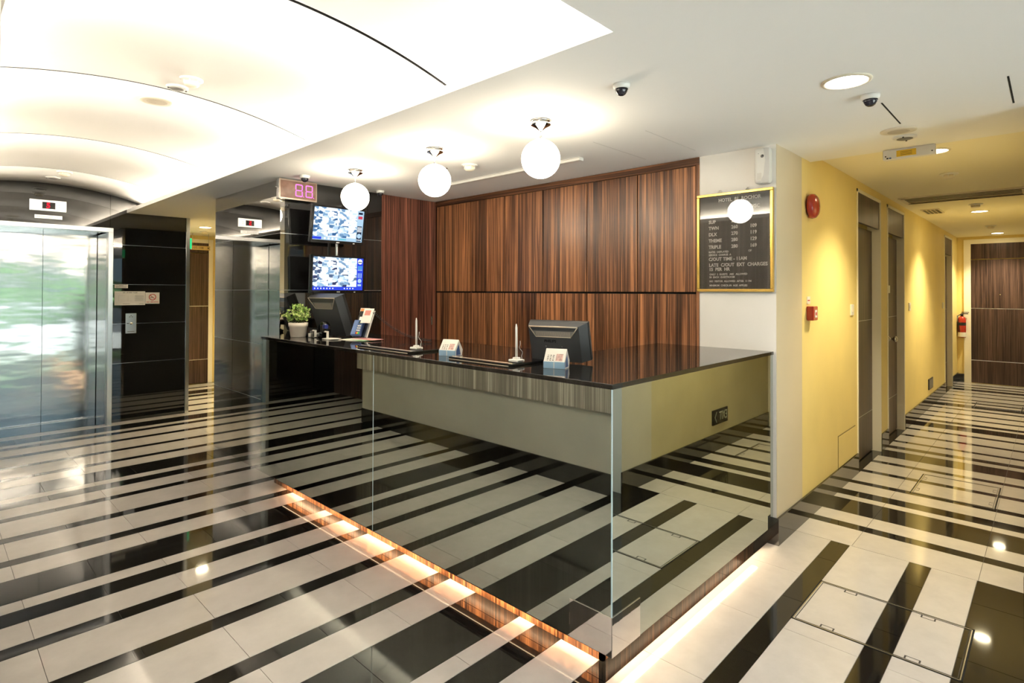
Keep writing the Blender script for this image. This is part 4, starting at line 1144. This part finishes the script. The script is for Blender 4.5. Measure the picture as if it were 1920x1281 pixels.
t = thing('emergency_luminaire', 'white emergency light box with yellow label on the ceiling step', 'light', (4.21, 0.64, ZC))
B(WPL).box(4.155, 0.505, ZC-0.062, 4.20, 0.772, ZC, 0.004).build('case', t)
B(pbr('yellow_label', (0.85, 0.55, 0.03), 0.5)).box(4.1535, 0.60, ZC-0.050, 4.155, 0.70, ZC-0.012).build('label_sticker', t)
for k in range(3):
    B(INK).box(4.1528, 0.62, ZC-0.024-k*0.009, 4.1535, 0.68, ZC-0.022-k*0.009).build('print_line', t)
B(BLUE).box(4.1535, 0.727, ZC-0.057, 4.155, 0.738, ZC-0.049).build('blue_mark', t)
B(BLACK).box(4.1535, 0.742, ZC-0.057, 4.155, 0.752, ZC-0.049).build('black_mark', t)
for y in (0.522, 0.757):
    B(INK).lathe([(0.004, 0), (0.0005, 0.001)], (4.155, y, ZC-0.04), 10, mx=Matrix.Rotation(R(-90), 3, 'Y')).build('screw', t)

YW = (1.0, 0.86, 0.55)
downlight('round corridor downlight just beyond the yellow-labelled light box', 4.67, 0.574, ZK, 0.075, YW, W_DOWN*1.5)
downlight('round corridor downlight beyond the long air grille', 8.45, 0.62, ZK, 0.075, YW, W_DOWN*1.5*1.3)
downlight('round corridor downlight nearest the end door', 11.69, 0.644, ZK, 0.075, YW, W_DOWN*1.5)
smoke('corridor smoke detector on a dark square plate before the air grille', 5.63, 0.60, ZK, 0.05, 0.055)
smoke('corridor smoke detector just past the long air grille', 7.74, 0.60, ZK, 0.05)
smoke('corridor smoke detector between the two farthest downlights', 10.35, 0.64, ZK, 0.05)
t = thing('air_grille', 'long recessed air conditioning grille across the corridor ceiling', 'vent', (7.0, 0.65, ZK))
B(CPL).box(6.76, 0.17, ZK-0.012, 6.80, 1.13, ZK).box(7.22, 0.17, ZK-0.012, 7.26, 1.13, ZK).box(6.80, 1.09, ZK-0.012, 7.22, 1.13, ZK).box(6.80, 0.17, ZK-0.012, 7.22, 0.21, ZK).build('frame', t)
B(pbr('grille_recess', (0.60, 0.52, 0.32), 0.5)).box(6.80, 0.21, ZK-0.002, 7.22, 1.09, ZK).build('opening', t)
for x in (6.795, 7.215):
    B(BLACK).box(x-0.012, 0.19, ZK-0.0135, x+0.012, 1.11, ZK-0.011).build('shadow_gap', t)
for k in range(3):
    B(MGREY).box(6.90+k*0.085, 0.21, ZK-0.010, 6.925+k*0.085, 1.09, ZK-0.006).build('slat', t)
t = thing('ceiling_vent', 'small square dark vent in the corridor ceiling near the yellow wall', 'vent', (8.09, 1.0, ZK))
B(CPL).box(7.86, 0.93, ZK-0.008, 8.32, 1.10, ZK).build('frame', t)
for k in range(4):
    B(BLACK).box(7.90, 0.945+k*0.037, ZK-0.010, 8.28, 0.972+k*0.037, ZK-0.008).build('slot', t)

# ================================================================== CORRIDOR WALL FITTINGS
YWALL = 1.197
t = thing('fire_bell', 'dark red round fire alarm bell high on the yellow wall', 'alarm', (4.142, YWALL, 2.082))
rx = Matrix.Rotation(R(90), 3, 'X')
B(RED).lathe([(0.082, 0), (0.084, 0.01), (0.080, 0.03), (0.060, 0.045), (0.022, 0.052), (0.001, 0.053)], (4.142, YWALL-0.012, 2.082), 36, mx=rx).build('gong', t)
B(BLACK).lathe([(0.06, 0), (0.06, 0.014)], (4.142, YWALL, 2.082), 24, mx=rx).build('back_plate', t)
t = thing('fire_call_point', 'small red manual fire call point on the yellow wall with label above', 'alarm', (4.137, YWALL, 1.36))
B(RED).box(4.09, YWALL-0.045, 1.315, 4.185, YWALL, 1.41, 0.006).build('case', t)
B(WPL).box(4.115, YWALL-0.047, 1.335, 4.16, YWALL-0.045, 1.385).build('glass_plate', t)
B(REDP).box(4.125, YWALL-0.0478, 1.35, 4.15, YWALL-0.047, 1.37).build('print', t)
B(PAPER).box(4.10, YWALL-0.003, 1.425, 4.165, YWALL, 1.475).build('label_card', t)
B(REDP).box(4.11, YWALL-0.0036, 1.445, 4.155, YWALL-0.003, 1.452).build('print_line', t)
for lab, x, z in (('white light switch beside the first corridor door', 5.25, 1.362), ('white light switch beside the corridor door with the knob', 7.787, 1.345), ('white light switch beside the farthest recessed corridor door', 10.46, 1.32)):
    t = thing('light_switch', lab, 'switch', (x, YWALL, z))
    B(WPL).box(x-0.043, YWALL-0.010, z-0.045, x+0.043, YWALL, z+0.045, 0.003).build('plate', t)
    B(CPL).box(x-0.012, YWALL-0.014, z-0.018, x+0.012, YWALL-0.010, z+0.018, 0.002).build('rocker', t)
t = thing('low_exit_panel', 'small dark low-level panel near the floor on the yellow wall', 'panel', (9.27, YWALL, 0.31))
B(BLACK).box(9.10, YWALL-0.012, 0.235, 9.44, YWALL, 0.375, 0.002).build('case', t)
B(MGREY).box(9.12, YWALL-0.0135, 0.25, 9.42, YWALL-0.012, 0.36).build('face', t)
t = thing('access_hatch', 'flush yellow access hatch low on the wall before the first door', 'hatch', (5.09, YWALL, 0.16))
B(YELLOW).box(4.85, YWALL-0.004, 0.165, 5.35, YWALL, 0.40).build('cover', t)
B(pbr('hatch_gap', (0.25, 0.19, 0.07), 0.8)).box(4.842, YWALL-0.002, 0.163, 4.85, YWALL, 0.405).box(4.842, YWALL-0.002, 0.40, 5.358, YWALL, 0.408).box(5.35, YWALL-0.002, 0.163, 5.358, YWALL, 0.405).build('gap', t)

t = thing('fire_extinguisher', 'red fire extinguisher hung on the wall beside the end door', 'extinguisher', (12.12, 1.115, 0.76))
ex_, ey_ = 12.125, 1.128
B(RED).lathe([(0.052, 0.0), (0.056, 0.01), (0.056, 0.30), (0.045, 0.335), (0.020, 0.352)], (ex_, ey_, 0.76), 24).build('cylinder', t)
B(PAPER).lathe([(0.0565, 0.01), (0.0565, 0.085)], (ex_, ey_, 0.76), 24, cap=False).build('white_label', t)
B(BLACK).lathe([(0.0565, 0.20), (0.0565, 0.25)], (ex_, ey_, 0.76), 24, cap=False).build('black_band', t)
B(BLACK).lathe([(0.018, 0.352), (0.020, 0.39), (0.010, 0.40)], (ex_, ey_, 0.76), 16).box(ex_-0.012, ey_-0.085, 1.15, ex_+0.012, ey_+0.01, 1.165, 0.003).box(ex_-0.01, ey_-0.095, 1.175, ex_+0.01, ey_+0.005, 1.187, 0.003).build('valve', t)
B(BLACK).tube([(ex_, ey_+0.02, 1.14), (ex_-0.03, ey_+0.055, 1.12), (ex_-0.04, ey_+0.05, 1.0), (ex_-0.045, ey_+0.03, 0.85)], 0.009, 8).build('hose', t)
B(STEEL).box(12.18, ey_-0.02, 1.02, 12.2, ey_+0.02, 1.10).build('hook', t)

# EXIT panel opposite (seen mirrored in the counter glass)
t = thing('exit_sign', 'black low-level sign reading EXIT with an arrow on the opposite wall', 'sign', (5.32, 0.10, 0.315), F_PY)
B(BLACK_G).box(-0.168, -0.07, 0, 0.168, 0.07, 0.012, 0.001).build('panel', t, False)
EXL = pbr('exit_lettering', (0.50, 0.55, 0.47), 0.5)
lettering('EXIT', 0.115, EXL, t, (-0.152, 0.0, 0.0125), 'LEFT', sx=0.74, bold=0.001, space=1.05)
for s in (-1, 1):
    B(EXL).box(-0.034, -0.003, 0, 0.034, 0.003, 0.001, mx=Matrix.Translation((0.105, s*0.024, 0.0125)) @ Matrix.Rotation(R(-55*s), 4, 'Z')).build('arrow', t, False)

# passage behind the pier: room sign, exit box, detector, downlight
t = thing('room_sign', 'tan hanging sign reading 105-108 with an arrow in the rear passage', 'sign', (3.04, 9.60, 2.165), F_MY)
B(pbr('tan_sign', (0.55, 0.40, 0.16), 0.5)).box(-0.17, -0.032, -0.006, 0.10, 0.032, 0.006).build('panel', t, False)
lettering('105-108', 0.052, INK, t, (-0.155, -0.001, 0.0065), 'LEFT', sx=0.85, space=1.1)
B(INK).prism([(0.066, 0.018, 0.0065), (0.066, -0.018, 0.0065), (0.088, 0.0, 0.0065)], (0, 0, 0.0006)).build('arrow', t, False)
for x in (-0.15, 0.08):
    B(STEEL).tube([(x, 0.03, 0), (x, ZC-2.165, 0)], 0.003, 6).build('hanger', t, False)
t = thing('exit_box', 'green lit exit box hanging in the rear passage', 'sign', (2.75, 9.55, 2.22), F_MY)
B(WPL).box(-0.14, -0.085, -0.02, 0.112, 0.085, 0.018).build('case', t, False)
B(GREEN).box(-0.135, -0.08, 0.018, 0.108, 0.08, 0.020).build('face', t, False)
B(STEEL).tube([(0, 0.085, 0), (0, ZC-2.22, 0)], 0.005, 8).build('hanger', t, False)
smoke('smoke detector on the ceiling of the rear passage', 2.93, 9.2, ZC, 0.05)
downlight('round downlight in the ceiling of the rear passage', 2.75, 8.6, ZC, 0.075, YW, W_DOWN*1.6)
downlight('round downlight in the ceiling behind the granite pier', 2.7, 6.7, ZC, 0.075, YW, W_DOWN)

# ================================================================== FLOOR ACCESS COVERS
def cover(label, x0, y0, x1, y1, dx):
    t = thing('floor_access_cover', label, 'floor cover', ((x0+x1)/2, (y0+y1)/2, 0))
    z0, z1 = 0.0002, 0.0012
    gapm, rim = DARKVOID, STEEL
    e = 0.006
    for (a, b_, c_, d_) in ((x0, y0, x1, y0+e), (x0, y1-e, x1, y1), (x0, y0, x0+e, y1), (x1-e, y0, x1, y1)):
        B(gapm).box(a, b_, z0, c_, d_, z1).build('frame_gap', t)
    f = 0.015
    for (a, b_, c_, d_) in ((x0+f, y0+f, x1-f, y0+f+.003), (x0+f, y1-f-.003, x1-f, y1-f), (x0+f, y0+f, x0+f+.003, y1-f), (x1-f-.003, y0+f, x1-f, y1-f)):
        B(BLACK).box(a, b_, z0, c_, d_, z1).build('lid_gap', t)
    g_ = 0.0065
    for (a, b_, c_, d_) in ((x0+g_, y0+g_, x1-g_, y0+g_+.004), (x0+g_, y1-g_-.004, x1-g_, y1-g_), (x0+g_, y0+g_, x0+g_+.004, y1-g_), (x1-g_-.004, y0+g_, x1-g_, y1-g_)):
        B(rim).box(a, b_, z0, c_, d_, z1+0.0004).build('rim', t)
    for xx, s in ((x0+0.022, 1), (x1-0.022, -1)) if dx else ():
        for yy in (y0+0.14, y1-0.17):
            for q in (0.0, 0.05):
                B(BLACK).box(min(xx, xx+s*0.022), yy+q-0.003, z0, max(xx, xx+s*0.022), yy+q+0.003, z1).build('lifting_slot', t)
            B(BLACK).box(xx+s*0.020, yy, z0, xx+s*0.022, yy+0.05, z1).build('lifting_slot', t)
    for yy, s in ((y0+0.022, 1), (y1-0.022, -1)) if not dx else ():
        for xq in (x0+0.10, x1-0.16):
            for q in (0.0, 0.06):
                B(BLACK).box(xq+q-0.003, min(yy, yy+s*0.02), z0, xq+q+0.003, max(yy, yy+s*0.02), z1).build('lifting_slot', t)
            B(BLACK).box(xq, yy+s*0.018, z0, xq+0.06, yy+s*0.02, z1).build('lifting_slot', t)
cover('worn steel framed floor access cover crossing black and cream tiles beside the counter', 2.79, 0.263, 3.262, 0.888, True)
cover('steel framed floor access cover in the corridor before the first door', 5.157, 0.303, 5.77, 0.795, False)
cover('steel framed floor access cover in the corridor nearest the end door', 9.53, 0.303, 10.09, 0.785, False)
